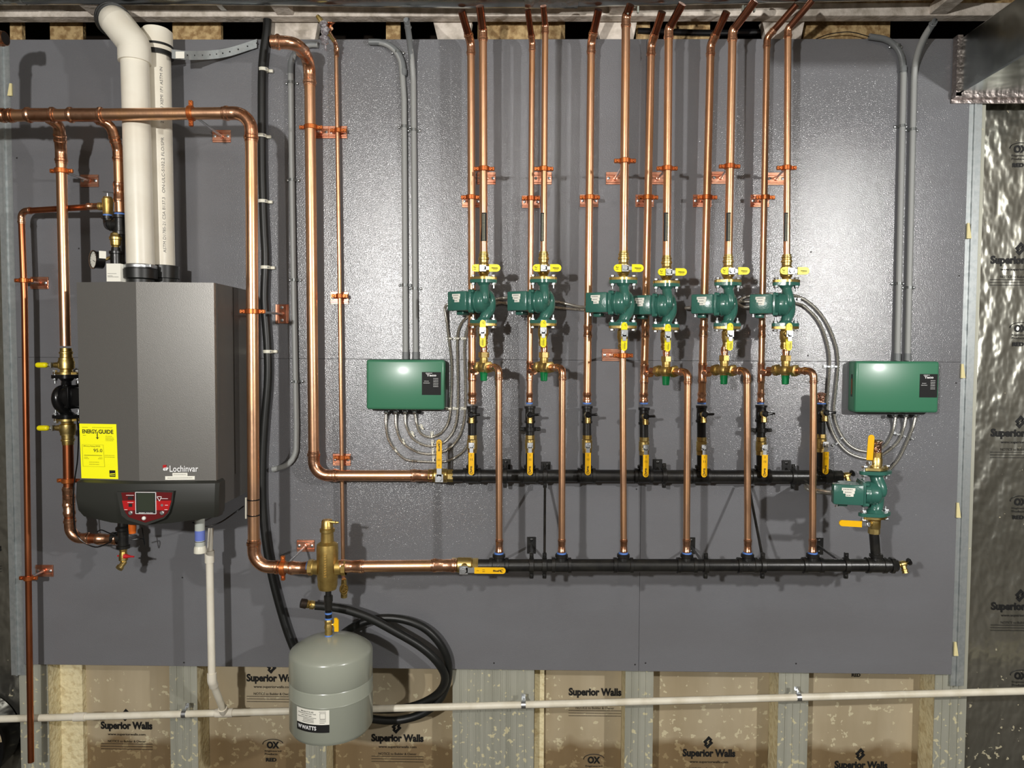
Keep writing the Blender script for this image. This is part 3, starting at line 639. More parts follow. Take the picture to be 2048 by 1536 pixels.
for i, (px, py, d, ang) in enumerate(PP):
    c = W(px, py, d); PC.append(c)
    place(pump, c, ptxt[i], (0, 0, -math.radians(ang)), 'green circulator pumps in a row')
    place(iu, c+Z3*.079, 'brass valve with yellow cross handle on top of the %s pump' % ORD[i], group='upper pump isolation valves')
    place(il, c-Z3*.079, 'brass valve with upright yellow handle below the %s pump' % ORD[i], group='lower pump isolation valves')
    (ax_, ay_), (bx_, by_), r, dd = sup[i]
    A = W(ax_, ay_-10, dd); B = c+Z3*.160
    for k in range(1, 60):
        t_ = k*.004; Q = Vector((0, -(dd+t_), A.z+t_)); pyy = 768-F0*((Q-CAMP).dot(UP)/(Q-CAMP).dot(FW))
        if pyy < stop[i][1]: break
    tx = W(stop[i][0], stop[i][1], dd+t_).x; dx = (tx-A.x)/t_
    C = A+Vector((dx, -1, 1))*(t_+.004)
    t = T('supply_riser', 'copper supply riser going up from the %s pump to the ceiling' % ORD[i], 'pipe', B, 'copper supply risers')
    u1 = (A-B).normalized(); u2 = (C-A).normalized()
    part(MB().tube([B, A-u1*r], r, 20), 'tube', CU, t); part(MB().tube([A+u2*r*.5, C], r, 20), 'slanting_tube', CUT, t)
    mb = MB(); elbow(mb, B, A, C, r, r*1.6, (1, 0)); part(mb, 'elbow', CU2, t)
    if i != 2:      # thermometer strip with its tiny checks
        y1 = 427 if i < 5 else 428; q = W(bx_+([1.5, 1.5, 0, .5, 1, 1][i]), 455, dd); hw = .0065; hh = 28*sc(dd); mb = MB(); mw = MB()
        ph0 = .8; n_ = 6; vs = []
        qc = Vector((q.x, -dd, q.z))
        cx_ = W((ax_+(bx_-ax_)*.89), 455, dd).x
        for k in range(n_+1):
            a_ = -PI/2-ph0+2*ph0*k/n_; 
            for z_ in (-hh, hh): vs.append((cx_+(r+.0006)*math.cos(a_), -dd+(r+.0006)*math.sin(a_), q.z+z_))
        mb.add(vs, [(2*k, 2*k+2, 2*k+3, 2*k+1) for k in range(n_)])
        st = part(mb, 'thermometer_strip', INK, t, 'black strip thermometer with pale checks')
        for k in range(19):
            z_ = q.z-hh+.004+k*(2*hh-.006)/19
            for s_ in (-1, 1): mw.box((cx_+s_*.0026, -dd-r-.0006, z_), (.0022, .0008, .0028))
        part(mw, 'checks', mat('pale_ink', (200, 200, 170), .6), st, off=ROOT[t.name])
    if i != 2:
        my = teey[i]; mc = W(mixx[i], my, MIXD)
        mc.z = c.z-.079-.158
        te = RX[i](my); dv = mc-te; ang2 = math.atan2(dv.y, dv.x)
        # keep the valve on the line tee -> elbow
        place(mixer, mc, 'brass mixing valve with green cap under the %s pump' % ORD[i], (0, 0, ang2), 'mixing valves with green caps')
        dxs = [(997.5, 998.5), (1124.5, 1123.5), None, (1375.5, 1373), (1494, 1495.5), (1627, 1625)][i]
        top = W(dxs[0], my+2, DROPD); top.z = mc.z; ft = W(dxs[1], 1100, DROPD)
        st = mc+(top-mc).normalized()*.05
        run('drop_pipe', 'copper drop pipe from the %s mixing valve to the lower black manifold' % ORD[i if i < 2 else i-1], [st, top, ft], .0118, R=.022, group='copper drop pipes', coup=[(W(dxs[1], 1092, DROPD), Z3)])
        # short tail linking the pump valve to the mixer
        a_ = c-Z3*.155; b_ = mc+Z3*.078
        if (a_-b_).length > .004: part(MB().tube([a_, b_], .0118, 14), 'connecting_tail', CU2, mixer if False else t)
    else:
        a_ = c-Z3*.155; ft = W(1247.5, 1100, DROPD)
        t2 = T('drop_pipe', 'long straight copper pipe from the third pump down to the lower manifold', 'pipe', a_, 'copper drop pipes')
        part(MB().tube([a_, ft], .0112, 20), 'tube', CU, t2); mb = MB(); coupl(mb, W(1247.5, 1092, DROPD), Z3, .0112); part(mb, 'coupling', CU2, t2)
# ------------------------------------------------------------------ manifolds
def manifold(name, label, y0, xa, xb, y1, d, r, tees, ty, braY):
    t = T(name, label, 'manifold', W(xa, y0, d)); A = W(xa, y0, d); B = W(xb, y1, d)
    part(MB().tube([A, B], r, 26), 'tube', BK, t)
    for x in tees:
        k = (x-xa)/(xb-xa); c = A.lerp(B, k); mb = MB(); h = .034
        mb.lathe([(-h, r), (-h, r*1.24), (-h+.011, r*1.24), (-h+.013, r*1.13), (h-.013, r*1.13), (h-.011, r*1.24), (h, r*1.24), (h, r)], c, X3, 26)
        bh = .042; mb.lathe([(0, .021), (bh-.014, .0185), (bh-.012, .0225), (bh-.002, .0225), (bh, .020), (bh, .014)], c, Z3, 20)
        part(mb, 'tee', BK, t)
    return t, A, B
mu, A, B = manifold('upper_manifold', 'upper black iron manifold carrying seven ball valves', 951, 905, 1672, 953, DR, .0235, manx, 0, 0)
mb = MB().lathe([(-.045, .0235), (-.045, .028), (-.02, .028), (-.015, .0235), (.02, .0235), (.02, .0), ], B, X3, 24); part(mb, 'end_cap', BK, mu)
tb = [998, 1124, 1248, 1375, 1496, 1626, 1752]
ml, A2, B2 = manifold('lower_manifold', 'lower black iron manifold fed by the air separator line', 1131, 955, 1785, 1130.5, DROPD, .0225, tb, 0, 0)
mb = MB().lathe([(-.008, .028), (.004, .028), (.006, .021), (.016, .021), (.018, .0)], B2, X3, 8); part(mb, 'end_plug', BK, ml)
mb = MB()
for x in tb[:6]: mb = MB(); c = A2.lerp(B2, (x-955)/(1785-955)); part(MB().lathe([(.041, .0165), (.046, .0165), (.047, .013)], c, Z3, 16), 'sealing_tape', BLU, ml, 'blue sealing tape')
for p, l, o_ in [(B+X3*.022, 'brass purge cock at the right end of the upper manifold', 1), (B2+X3*.018, 'brass purge cock with black knob at the right end of the lower manifold', 1)]:
    t = T('purge_cock', l, 'valve', p, 'purge cocks on the manifold ends')
    part(MB().lathe([(0, .009), (.008, .009), (.010, .012), (.022, .012), (.030, .009)], p, (1, 0, .25), 14).lathe([(0, .009), (.012, .009), (.014, .011), (.018, .011), (.018, .009), (.022, .009), (.022, .011), (.026, .011)], p+Vector((.018, -.004, 0)), (.15, -.35, -1), 14), 'body', BR, t)
    part(MB().lathe([(0, .006), (.004, .012), (.012, .013), (.016, .009)], p+Vector((.030, -.002, .010)), (1, -.2, .5), 8), 'knob', BKS, t)
# feeds: big copper pipe to the upper manifold, and its valves
BIG = .0205
t = run('copper_main', 'thick copper main with an open upper end, turning right into the upper manifold', [W(548, 84, .24), W(594, 86, .22), W(619, 122, .075), W(628, 951, DR), W(852, 951, DR)], BIG, R=.055,
        coup=[(W(845, 951, DR), X3)])
part(MB().lathe([(-.012, BIG*1.13), (.006, BIG*1.13), (.008, BIG*1.3), (.014, BIG*1.3), (.018, BIG*1.12)], W(550, 84, .238), X3, 20), 'open_end', CU2, t)
part(MB().lathe([(0, BIG*.95), (.001, BIG*.95)], W(548, 84, .24)-X3*.0145, (-1, 0, 0), 20), 'bore_shade_disc', mat('painted_bore_shade', (20, 12, 8), .7), t)  # dark disc paints the shade inside the open pipe end
v1 = build_ballv('ball_valve', 1.38, .108, (-1, 0, 0), .95); v1['label'] = 'large brass ball valve at the left end of the upper manifold, amber handle pointing up'; v1.location = W(882, 951, DR); v1.rotation_euler = (0, PI/2, 0)
v2 = build_ballv('ball_valve', 1.38, .108, (0, 0, 1), 1.0); v2['label'] = 'large brass ball valve at the left end of the lower manifold, amber handle pointing right'; v2.location = W(930, 1130, DROPD); v2.rotation_euler = (0, PI/2, 0)
for x, y, d, l in [(857, 951, DR, 'left'), (907, 951, DR, 'right'), (902, 1131, DROPD, 'lower')]:
    c = W(x, y, d); solo(MB().lathe([(-.0035, .0215), (.0035, .0215)], c, X3, 20), 'sealing_tape', BLU, {'left': 'blue sealing tape left of the upper manifold valve', 'right': 'blue sealing tape right of the upper manifold valve', 'lower': 'blue sealing tape left of the lower manifold valve'}[l], 'tape', 'blue sealing tape rings')
# boiler supply line: along the top, down, and right into the air separator
HD = .29
hdr = run('copper_header', 'thick copper header crossing the white flue pipes and dropping to the air separator', [W(-420, 236, HD), W(502, 226, HD), W(508, 1133, HD), W(620, 1136, HD)], BIG, R=.058)
for x in (14, 190):
    pass
for x, L in ((82, .105), (172, .125)):
    mb = MB(); c = W(x, 230, HD); h = L/2; r = BIG
    mb.lathe([(-h, r), (-h, r*1.1), (-h+.005, r*1.1), (-h+.007, r*1.3), (-h+.014, r*1.3), (-h+.018, r*1.12), (h-.018, r*1.12), (h-.014, r*1.3), (h-.007, r*1.3), (h-.005, r*1.1), (h, r*1.1), (h, r)], c, X3, 24); part(mb, 'tee', CU2, hdr)
mb = MB(); coupl(mb, W(14, 231, HD), X3, BIG, .05); part(mb, 'coupling', CU2, hdr)
b1 = run('boiler_branch', 'copper branch from the header down to the yellow handled valve left of the boiler', [W(95, 232, HD-.01), W(118, 252, .235), W(122, 300, .18), W(131, 692, .18)], .0178, R=.04, group=None)
b2 = run('boiler_branch', 'short copper branch from the header down to the black tee on top of the boiler', [W(185, 232, HD-.01), W(222, 252, .24), W(236, 300, .20), W(240, 425, .20)], .0165, R=.04, coup=[(W(238, 385, .20), Z3)])
part(MB().lathe([(-.006, .019), (.002, .019)], W(240, 428, .20), Z3, 18), 'sealing_tape', BLU, b2, 'blue sealing tape')
mb = MB(); c = W(240, 450, .20); mb.lathe([(-.035, .021), (-.035, .025), (-.024, .025), (-.022, .021), (.022, .021), (.024, .025), (.035, .025), (.035, .021)], c, Z3, 20); mb.lathe([(0, .020), (.024, .019), (.026, .022), (.036, .022)], c, (-1, 0, 0), 18)
t = T('black_tee', 'black iron tee on top of the boiler with an elbow up to the relief valve', 'fitting', c); part(mb, 'tee', BK, t)
mb = MB(); q0 = c+Vector((-.034, 0, 0)); q1 = c+Vector((-.060, .030, 0)); q2 = q1+Z3*.032; mb.tube(bendpath([q0, q1, q2], .022), .0165, 18); mb.lathe([(0, .0215), (.010, .0215)], q2-Z3*.006, Z3, 18); part(mb, 'elbow', BK, t)
part(MB().tube([c-Z3*.03, W(240, 560, .20)], .0165, 16), 'nipple', BK, t)
# relief valve and its thin discharge pipe
rv = q2+Z3*.004; t = T('relief_valve', 'brass relief valve with a silver lever above the boiler', 'valve', rv)
part(MB().lathe([(.004, .013), (.010, .0165), (.030, .0175), (.048, .019), (.062, .019), (.064, .016), (.070, .014)], rv, Z3, 20).lathe([(0, .012), (.022, .012), (.024, .014), (.032, .014)], rv+Z3*.036, (-1, 0, 0), 16), 'body', BRC, t)
part(MB().lathe([(-.004, .0155), (.006, .0165)], rv, Z3, 18), 'sealing_tape', BLU, t, 'blue sealing tape')
part(MB().tube([rv+Z3*.068, rv+Z3*.083], .0035, 8).prism(stadium(.040, .011), rv+Vector((-.016, -.002, .088)), Vector((1, 0, -.14)).normalized(), Vector((0, .9, .45)).normalized(), .002), 'lever', ZN, t)
rz = rv+Vector((-.030, 0, .036)); lx = W(42, 412, .095)
rp = run('discharge_pipe', 'thin copper discharge pipe running left then down past the left edge of the board', [rz, Vector((lx.x, lx.y, rz.z-.004)), W(49, 600, .095), W(62, 1524, .095)], .0111, CUD, CU2, R=.026, skip=(2,), coup=[(rz+Vector((-.02, 0, 0)), X3)])
# pressure gauge, air bleeder
g = W(222, 512, .22)
t = T('pressure_gauge', 'black pressure gauge with white dial turned to the left, on top of the boiler', 'gauge', g)
gc = W(196, 520, .24); ax = Vector((-.62, -.78, .0)).normalized()
part(MB().lathe([(-.016, .012), (-.014, .030), (.012, .030), (.014, .033), (.018, .033), (.018, .029), (.014, .0285), (.014, 0)], gc, ax, 28), 'case', BKS, t)
part(MB().lathe([(.0142, .0282), (.0148, .0282)], gc, ax, 28), 'dial', PAP, t)
u_ = Vector((ax.y, -ax.x, 0))*-1; mb = MB(); fc = gc+ax*.0155
mb.bar(fc-u_*.004-Z3*.002, fc+u_*.018-Z3*.010, .0016, .0006, side=Z3); 
for k in range(11):
    a_ = -.7+k*.455; q = u_*math.cos(a_)+Z3*math.sin(a_); mb.bar(fc+q*.020, fc+q*.025, .001, .0005, side=q.cross(ax))
part(mb, 'needle_and_ticks', INK, t)
part(MB().box(gc+Vector((.028, -.020, .016)), (.022, .002, .026), Matrix.Rotation(.7, 3, 'Z')), 'sticker', PAP, t)
part(MB().tube([gc-ax*.014, W(232, 512, .20)], .006, 10), 'stem', BR, t)
c = W(232, 512, .215); t = T('bleeder_stack', 'brass air bleeder on a black stub, with a folded white tag, on the boiler top', 'valve', c)
part(MB().lathe([(-.05, .019), (.006, .019), (.008, .023), (.016, .023), (.018, .016), (.030, .015)], c, Z3, 20), 'stub', BK, t)
part(MB().lathe([(.028, .012), (.036, .014), (.038, .017), (.056, .0185), (.058, .0215), (.066, .0215), (.070, .018), (.080, .016), (.083, .010), (.088, .004)], c, Z3, 20), 'bleeder', BR, t)
a = W(212, 527, .262); b = W(213, 563, .262); mb = MB(); h_ = (a-b).length; x0_, x1_, x2_ = W(213, 545, .262).x, W(241, 545, .262).x, W(252, 545, .24).x
mb.add([(x0_, -.262, b.z), (x1_, -.262, b.z), (x1_, -.262, a.z), (x0_, -.262, a.z), (x2_, -.235, b.z), (x2_, -.235, a.z-.002)], [(0, 1, 2, 3), (1, 4, 5, 2)])
tg = part(mb, 'folded_tag', PAP, t, 'white folded tag', flat=True)
rows([(.004, .036, .028), (.004, .022, .020), (.004, .044, .016)], (x0_, -.2622, b.z), X3, Z3, INK, tg, h=.0012, off=ROOT[t.name])
# left branch: valve, black pump, valve, copper down to the black tee under the boiler
bp = W(134, 793, .18)
pb = build_pump(BKS, 'boiler_pump', 'black circulator pump between two brass valves at the left of the boiler'); pb.location = bp; pb.rotation_euler = (0, 0, PI-math.radians(10)); 
def sidev(c, up, label):
    t = T('flanged_valve', label, 'valve', c, 'flanged valves on the boiler pump'); s_ = 1 if up else -1
    mb = MB().lathe([(0, .034), (.008, .034), (.009, .022), (.018, .020), (.022, .027), (.046, .028), (.052, .025), (.060, .025), (.062, .021), (.074, .0205), (.076, .023), (.082, .023), (.084, .020), (.096, .0195)], c, (0, 0, s_), 24)
    mb.add(*(lambda q: (q.v, q.f))(MB().prism(oval(.030, .036, .0125), c-Z3*(0 if up else .008), X3, Y3, .008)))
    mb.lathe([(0, .013), (.038, .010), (.042, .007)], c+Z3*s_*.034, (-1, -.25, 0), 14); part(mb, 'body', BR, t)
    q = c+Z3*s_*.034+Vector((-.046, -.012, 0)); part(MB().box(q, (.006, .020, .022), bev=.001, seg=1).hexn(q+Vector((-.003, 0, 0)), (-1, 0, 0), .008, .006).box(q+Vector((-.018, 0, 0)), (.03, .012, .003)), 'stem_nut', ZN, t)
    part(MB().box(q+Vector((-.034, -.003, 0)), (.044, .024, .020), bev=.0095, seg=3), 'handle', YEL, t)
sidev(bp+Z3*.081, True, 'flanged brass valve with yellow grip above the black pump')
sidev(bp-Z3*.081, False, 'flanged brass valve with yellow grip below the black pump')
c1 = bp-Z3*.177; t = run('return_pipe', 'copper pipe below the black pump, turning right to the tee under the boiler', [c1, W(138, 1000, .18), W(141, 1076, .18), W(222, 1078, .18)], .0178, CUD, CU2, R=.042, skip=(1,), coup=[(W(137, 994, .18), Z3), (W(138.5, 1010, .18), Z3), (W(214, 1078, .18), X3)])
c = W(246, 1076, .18); t = T('black_tee', 'black iron tee hanging under the boiler', 'fitting', c)
part(MB().lathe([(-.038, .021), (-.038, .024), (-.028, .024), (-.026, .019), (.026, .019), (.030, .025), (.040, .025), (.046, .018), (.075, .017)], c, Z3, 20).lathe([(0, .018), (.026, .018), (.028, .022), (.040, .022)], c, (-1, 0, 0), 18), 'tee', BK, t)
t = T('drain_cock', 'brass drain cock with red handle under the boiler', 'valve', c-Z3*.04)
part(MB().lathe([(.0, .0135), (.012, .0135), (.014, .012), (.030, .0155), (.046, .0155), (.050, .011), (.058, .010)], c-Z3*.036, (0, 0, -1), 18).lathe([(0, .010), (.020, .010), (.022, .013), (.032, .013), (.032, .009)], c-Z3*.088+Vector((.004, 0, 0)), (-.25, -.7, -.6), 16), 'body', BR, t)
part(MB().tube([c+Vector((.008, -.006, -.066)), c+Vector((.034, -.010, -.066)), c+Vector((.046, -.012, -.066))], [.010, .0035, .003], 8).tube([c+Vector((-.010, 0, -.066)), c+Vector((-.022, 0, -.067))], .003, 8), 'handle', REDV, t)
solo(MB().lathe([(0, .0), (.001, .012), (.024, .0135), (.034, .0135)], W(265, 1067, .22), (0, 0, 1), 16), 'orange_cap', ORC, 'small orange cap under the boiler, right of the black tee', 'cap')
# ------------------------------------------------------------------ boiler
BD = .40
bxL, bxR = W(156, 760, BD).x, W(431, 760, BD).x; bzT, bzB = W(290, 565, BD).z, W(300, 962, BD).z
bo = T('boiler', 'wall hung grey boiler with a black lower cover and a red control panel', 'boiler', ((bxL+bxR)/2, 0, bzB-.1))
xr = W(282, 760, BD).x; rg = .022
prof = [(bxL, 0), (bxL, -BD+.01), (bxL+.002, -BD), (xr, -BD-rg), (bxR-.002, -BD), (bxR, -BD+.01), (bxR, 0)]
mb = MB().prism([(x, y) for x, y in prof][::-1], (0, 0, bzB), X3, Y3, -(bzT-bzB) if False else (bzT-bzB)); part(mb, 'casing', CASE, bo, flat=True)
part(MB().box((bxR+.0006, -BD+.018, (bzT+bzB)/2), (.0015, .002, bzT-bzB)).box((bxR+.0006, -.24, (bzT+bzB)/2), (.0015, .002, bzT-bzB)), 'side_seam_and_pipe_shadow', mat('seam_and_shadow_tone', (60, 58, 54), .5), bo)  # front strip is the door seam, rear strip a painted pipe shadow
zc = W(300, 1035, BD).z; cl = []
def cov(z, off, dx, zc_off): return [(bxL-dx, -BD+.045, z), (bxL-dx, -BD-off+.012, z), (bxL+.01-dx, -BD-off, z), (xr-.10, -BD-off-rg*.75, z-zc_off*.7), (xr, -BD-off-rg, z-zc_off), (xr+.10, -BD-off-rg*.75, z-zc_off*.7), (bxR-.01+dx, -BD-off, z), (bxR+dx, -BD-off+.012, z), (bxR+dx, -BD+.045, z)]
rws = [cov(bzB+.004, .004, .002, 0), cov(bzB-.004, .014, .010, 0), cov(bzB-.06, .020, .010, .002), cov(bzB-.100, .014, .007, .010), cov(bzB-.122, .0, -.001, .024)]
vs = [p for r_ in rws for p in r_]; n_ = 9; fs = [(i*n_+k, i*n_+k+1, (i+1)*n_+k+1, (i+1)*n_+k) for i in range(4) for k in range(8)]+[tuple(range(8, -1, -1)), tuple(4*n_+k for k in range(9))]+[(i*n_+8, i*n_, (i+1)*n_, (i+1)*n_+8) for i in range(4)]
part(MB().add(vs, fs), 'lower_cover', COVER, bo)
part(MB().box(((bxL+bxR)/2, -(BD-.04)/2, bzB-.044), (bxR-bxL-.004, BD-.04, .09)), 'lower_casing', CASE, bo, flat=True)
# control panel bezel
pc = W(293, 1012, BD+.05); Yp = -BD-.047; k_ = (D0-BD-.047)/F0
def pp(px, py): q = W(px, py, BD+.047); return (q.x, q.z)
bez = [pp(233, 984), pp(293, 981), pp(347, 983), pp(345, 1003), pp(338, 1026), pp(328, 1037), pp(291, 1051), pp(254, 1040), pp(243, 1031)]
part(MB().prism(bez[::-1], (0, Yp+.045, 0), X3, Z3, -.048) if False else MB().prism(bez, (0, Yp+.045, 0), X3, Z3, .045), 'bezel', COVER, bo)
red = [pp(243, 985), pp(292, 983.5), pp(345, 985), pp(342, 1004), pp(336, 1025), pp(327, 1034), pp(291, 1045), pp(258, 1034), pp(251, 1024), pp(247, 1005)]
redp = part(MB().prism(red, (0, Yp+.0005, 0), X3, Z3, .0025), 'control_panel', mat('dark_red_panel', (96, 22, 24), .3), bo)
redb = [pp(245, 1001), pp(343.5, 1001), pp(338, 1020), pp(249, 1020)]
part(MB().prism(redb, (0, Yp-.0022, 0), X3, Z3, .0006), 'red_band', REDP, redp, off=ROOT[bo.name], flat=True)
a, b = pp(272.5, 984), pp(313.5, 1027); cx_, cz_ = (a[0]+b[0])/2, (a[1]+b[1])/2; sw_, sh_ = b[0]-a[0], a[1]-b[1]
fr = MB()
for q_, s_ in [((cx_, cz_+sh_/2), (sw_, .0016)), ((cx_, cz_-sh_/2), (sw_, .0016)), ((cx_-sw_/2, cz_), (.0016, sh_)), ((cx_+sw_/2, cz_), (.0016, sh_))]: fr.box((q_[0], Yp-.0045, q_[1]), (s_[0], .003, s_[1]))
part(fr, 'screen_frame', WINK, redp, off=ROOT[bo.name])
part(MB().box((cx_, Yp-.0028, cz_), (sw_, .003, sh_)), 'screen_surround', INK, redp, off=ROOT[bo.name])
part(MB().box((cx_, Yp-.0046, cz_+.003), (sw_-.010, .001, sh_-.012)), 'screen', SCR, redp, off=ROOT[bo.name])
txt('SMART TOUCH', (cx_, Yp-.0052, cz_-sh_/2+.0035), X3, Z3, sw_*.7, .0032, WINK, redp, 'lettering', .01, off=ROOT[bo.name])
mb = MB()
for x_, y_ in ((262, 1025.5), (325, 1025.5)): c_ = pp(x_, y_); mb.lathe([(0, .0075), (.003, .0072), (.0045, .005)], (c_[0], Yp-.002, c_[1]), (0, -1, 0), 16)
c_ = pp(325, 1010); mb.lathe([(0, .0042), (.002, .0042)], (c_[0], Yp-.002, c_[1]), (0, -1, 0), 12); part(mb, 'button', ZN, redp, off=ROOT[bo.name])
c_ = pp(289, 1036); part(MB().sphere((c_[0], Yp-.004, c_[1]), .0068, 14), 'round_lamp', mat('pearl', (230, 230, 225), .2), redp, off=ROOT[bo.name])
mb = MB()
for x_, y_, w_, h_ in ((262, 995.5, .018, .010), (262, 1010, .013, .011)): c_ = pp(x_, y_); mb.box((c_[0], Yp-.003, c_[1]), (w_*.9, .002, h_))
part(mb, 'socket', INK, redp, off=ROOT[bo.name])
mb = MB()
for x_, y_, w_ in ((261, 990, 16), (262, 1004.5, 12), (253, 1019, 6), (334, 1010, 6), (333, 1019, 6), (330, 997, 14)): c_ = pp(x_, y_); mb.box((c_[0], Yp-.0034, c_[1]), (w_*k_, .0006, .0014))
for A_, B_ in (((315, 993), (324, 993)), ((324, 993), (320, 1002)), ((320, 1002), (315, 993))): a_, b_ = pp(*A_), pp(*B_); mb.bar((a_[0], Yp-.0034, a_[1]), (b_[0], Yp-.0034, b_[1]), .0006, .0016, side=Y3)
part(mb, 'panel_markings', WINK, redp, off=ROOT[bo.name])
# front labels follow the two slightly angled halves of the casing
def fy(x): return -BD-rg*(x-bxL)/(xr-bxL) if x < xr else -BD-rg*(bxR-x)/(bxR-xr)
ea, eb = W(158, 847, BD), W(238, 958, BD+.012); U = Vector((xr-bxL, -rg, 0)).normalized(); zc_ = (ea.z+eb.z)/2; xm = (ea.x+eb.x)/2
ew, eh = (eb.x-ea.x)*.96, ea.z-eb.z; eo = Vector((xm+.001, fy(xm)-.0012, zc_)); Vv = Vector((-.018, 0, 1)).normalized()
mb = MB(); mb.prism([(-ew/2, -eh/2), (ew/2, -eh/2), (ew/2, eh/2), (-ew/2, eh/2)], eo, U, Vv, .0006)
en = part(mb, 'energy_label', YLB, bo, 'yellow efficiency label', flat=True); eo2 = eo+U.cross(Vv)*.0007
OB = ROOT[bo.name]
txt('ENERGY', eo2+U*(-ew*.225)+Vv*eh*.36, U, Vv, ew*.40, eh*.075, INK, en, 'lettering', .03, off=OB)
txt('GUIDE', eo2+U*(ew*.215)+Vv*eh*.36, U, Vv, ew*.40, eh*.075, INK, en, 'lettering', .03, off=OB)
mb = MB(); q = eo2+U*(-ew*.02)+Vv*eh*.36+U.cross(Vv)*.0004; mb.bar(q, q-Vv*eh*.13, .0030, .0003, side=U); mb.add([q-Vv*eh*.10-U*ew*.05, q-Vv*eh*.14, q-Vv*eh*.10+U*ew*.05, q-Vv*eh*.115], [(0, 1, 2, 3)])
part(mb, 'arrow', INK, en, off=OB, flat=True)
txt('Efficiency Rating (AFUE)', eo2+U*(-ew*.18)+Vv*eh*.09, U, Vv, ew*.45, eh*.028, INK, en, 'lettering', off=OB)
txt('95.0', eo2+U*(-ew*.02)+Vv*eh*.015, U, Vv, ew*.24, eh*.062, INK, en, 'lettering', .005, off=OB)
mb = MB(); q = eo2+U.cross(Vv)*.0004
for x0, y0, x1, y1 in [(-.44, .12, .13, .12), (-.44, -.28, .15, -.28), (-.44, .12, -.44, -.28), (.13, .12, .15, -.28)]: mb.bar(q+U*ew*x0+Vv*eh*y0, q+U*ew*x1+Vv*eh*y1, .0004, .0003, side=U.cross(Vv).cross(U*(x1-x0)+Vv*(y1-y0)))
mb.bar(q+U*-ew*.40+Vv*-eh*.075, q+U*ew*.09+Vv*-eh*.075, .0014, .0003, side=Vv)
part(mb, 'frame_lines', INK, en, off=OB)
rows([(-ew*.42, -ew*.27, eh*.435), (-ew*.15, ew*.40, eh*.435), (-ew*.41, -ew*.33, eh*.29), (ew*.2, ew*.38, eh*.28), (ew*.2, ew*.42, eh*.25), (ew*.2, ew*.43, eh*.225), (ew*.2, ew*.41, eh*.2), (ew*.16, ew*.43, -eh*.07), (ew*.16, ew*.43, -eh*.10), (-ew*.4, -ew*.3, -eh*.11), (-ew*.4, -ew*.27, -eh*.135), (ew*.0, ew*.1, -eh*.11), (-ew*.02, ew*.1, -eh*.135), (-ew*.27, 0, -eh*.2), (-ew*.27, 0, -eh*.24)], eo2, U, Vv, INK, en, h=.0010, off=OB)
q = eo2+U*ew*.35-Vv*eh*.40; mb = MB().prism([(-ew*.08, -eh*.06), (ew*.08, -eh*.06), (ew*.08, eh*.06), (-ew*.08, eh*.06)], q, U, Vv, .0004); part(mb, 'square_mark', INK, en, off=OB, flat=True)
part(MB().bar(q-U*ew*.07-Vv*eh*.01+U.cross(Vv)*.0006, q+U*ew*.07+U.cross(Vv)*.0006, .003, .0003, side=Vv).bar(q-U*ew*.07-Vv*eh*.035+U.cross(Vv)*.0006, q+U*ew*.07-Vv*eh*.035+U.cross(Vv)*.0006, .0015, .0003, side=Vv), 'mark_lines', YLB, en, off=OB)
U2 = Vector((bxR-xr, rg, 0)).normalized(); lq = W(369, 937, BD+.008); lq.y = fy(lq.x)-.0012
txt('Lochinvar', lq, U2, Z3, 57*k_, 13*k_, WINK, bo, 'brand_name', .012, off=OB, proud=.002)
lq2 = W(332, 936, BD+.012); lq2.y = fy(lq2.x)-.0012; mb = MB()
for a_, b_, c_ in ((0, .002, .006), (-.003, -.004, .0045), (.003, -.003, .005), (.008, 0, .0025)): mb.lathe([(0, c_), (.002, c_)], lq2+U2*a_+Z3*b_, U2.cross(Z3), 7)
em = part(mb, 'emblem', WINK, bo)
part(MB().prism([(-.008, .001), (.005, .003), (.003, .012), (-.007, .011)], lq2+U2.cross(Z3)*.0021, U2, Z3, .0006), 'emblem_shield', REDP, em, off=OB, flat=True)
for cx2, cy2, w_, h_ in ((361, 948.5, 30, 6.5), (361, 955.5, 59, 7.5)):
    q = W(cx2, cy2, BD+.008); q.y = fy(q.x)-.0010; s_ = part(MB().prism([(-w_*k_/2, -h_*k_/2), (w_*k_/2, -h_*k_/2), (w_*k_/2, h_*k_/2), (-w_*k_/2, h_*k_/2)], q, U2, Z3, .0004), 'white_sticker', PAP, bo, flat=True)
    rows([(-w_*k_*.42, w_*k_*.42, 0)], q+U2.cross(Z3)*.0004, U2, Z3, mat('grey_ink', (90, 90, 90), .7), s_, h=.0014, off=OB)
# boiler top rubber adapters
for x, d, lbl in ((281, .215, 'black rubber vent adapter with steel band under the front white flue'), (328, .12, 'black vent adapter under the rear white flue')):
    c = Vector((W(x, 540, d).x, -d, bzT)); t = T('vent_adapter', lbl, 'vent adapter', c, 'black vent adapters')
    part(MB().lathe([(0, .046), (.026, .046), (.030, .056), (.062, .057), (.064, .053), (.078, .053), (.080, .049)] if d > .2 else [(0, .046), (.038, .047), (.040, .052), (.085, .053), (.087, .048)], c, Z3, 30), 'sleeve', RUB, t)
    if d > .2: part(MB().lathe([(.066, .0545), (.067, .0550), (.077, .0550), (.078, .0545)], c, Z3, 30).box(c+Vector((.045, -.034, .072)), (.022, .012, .012), bev=.002, seg=1), 'band_clamp', ZN, t); part(MB().lathe([(.0, .048), (.004, .048)], c, Z3, 24), 'base_ring', ZN, t)
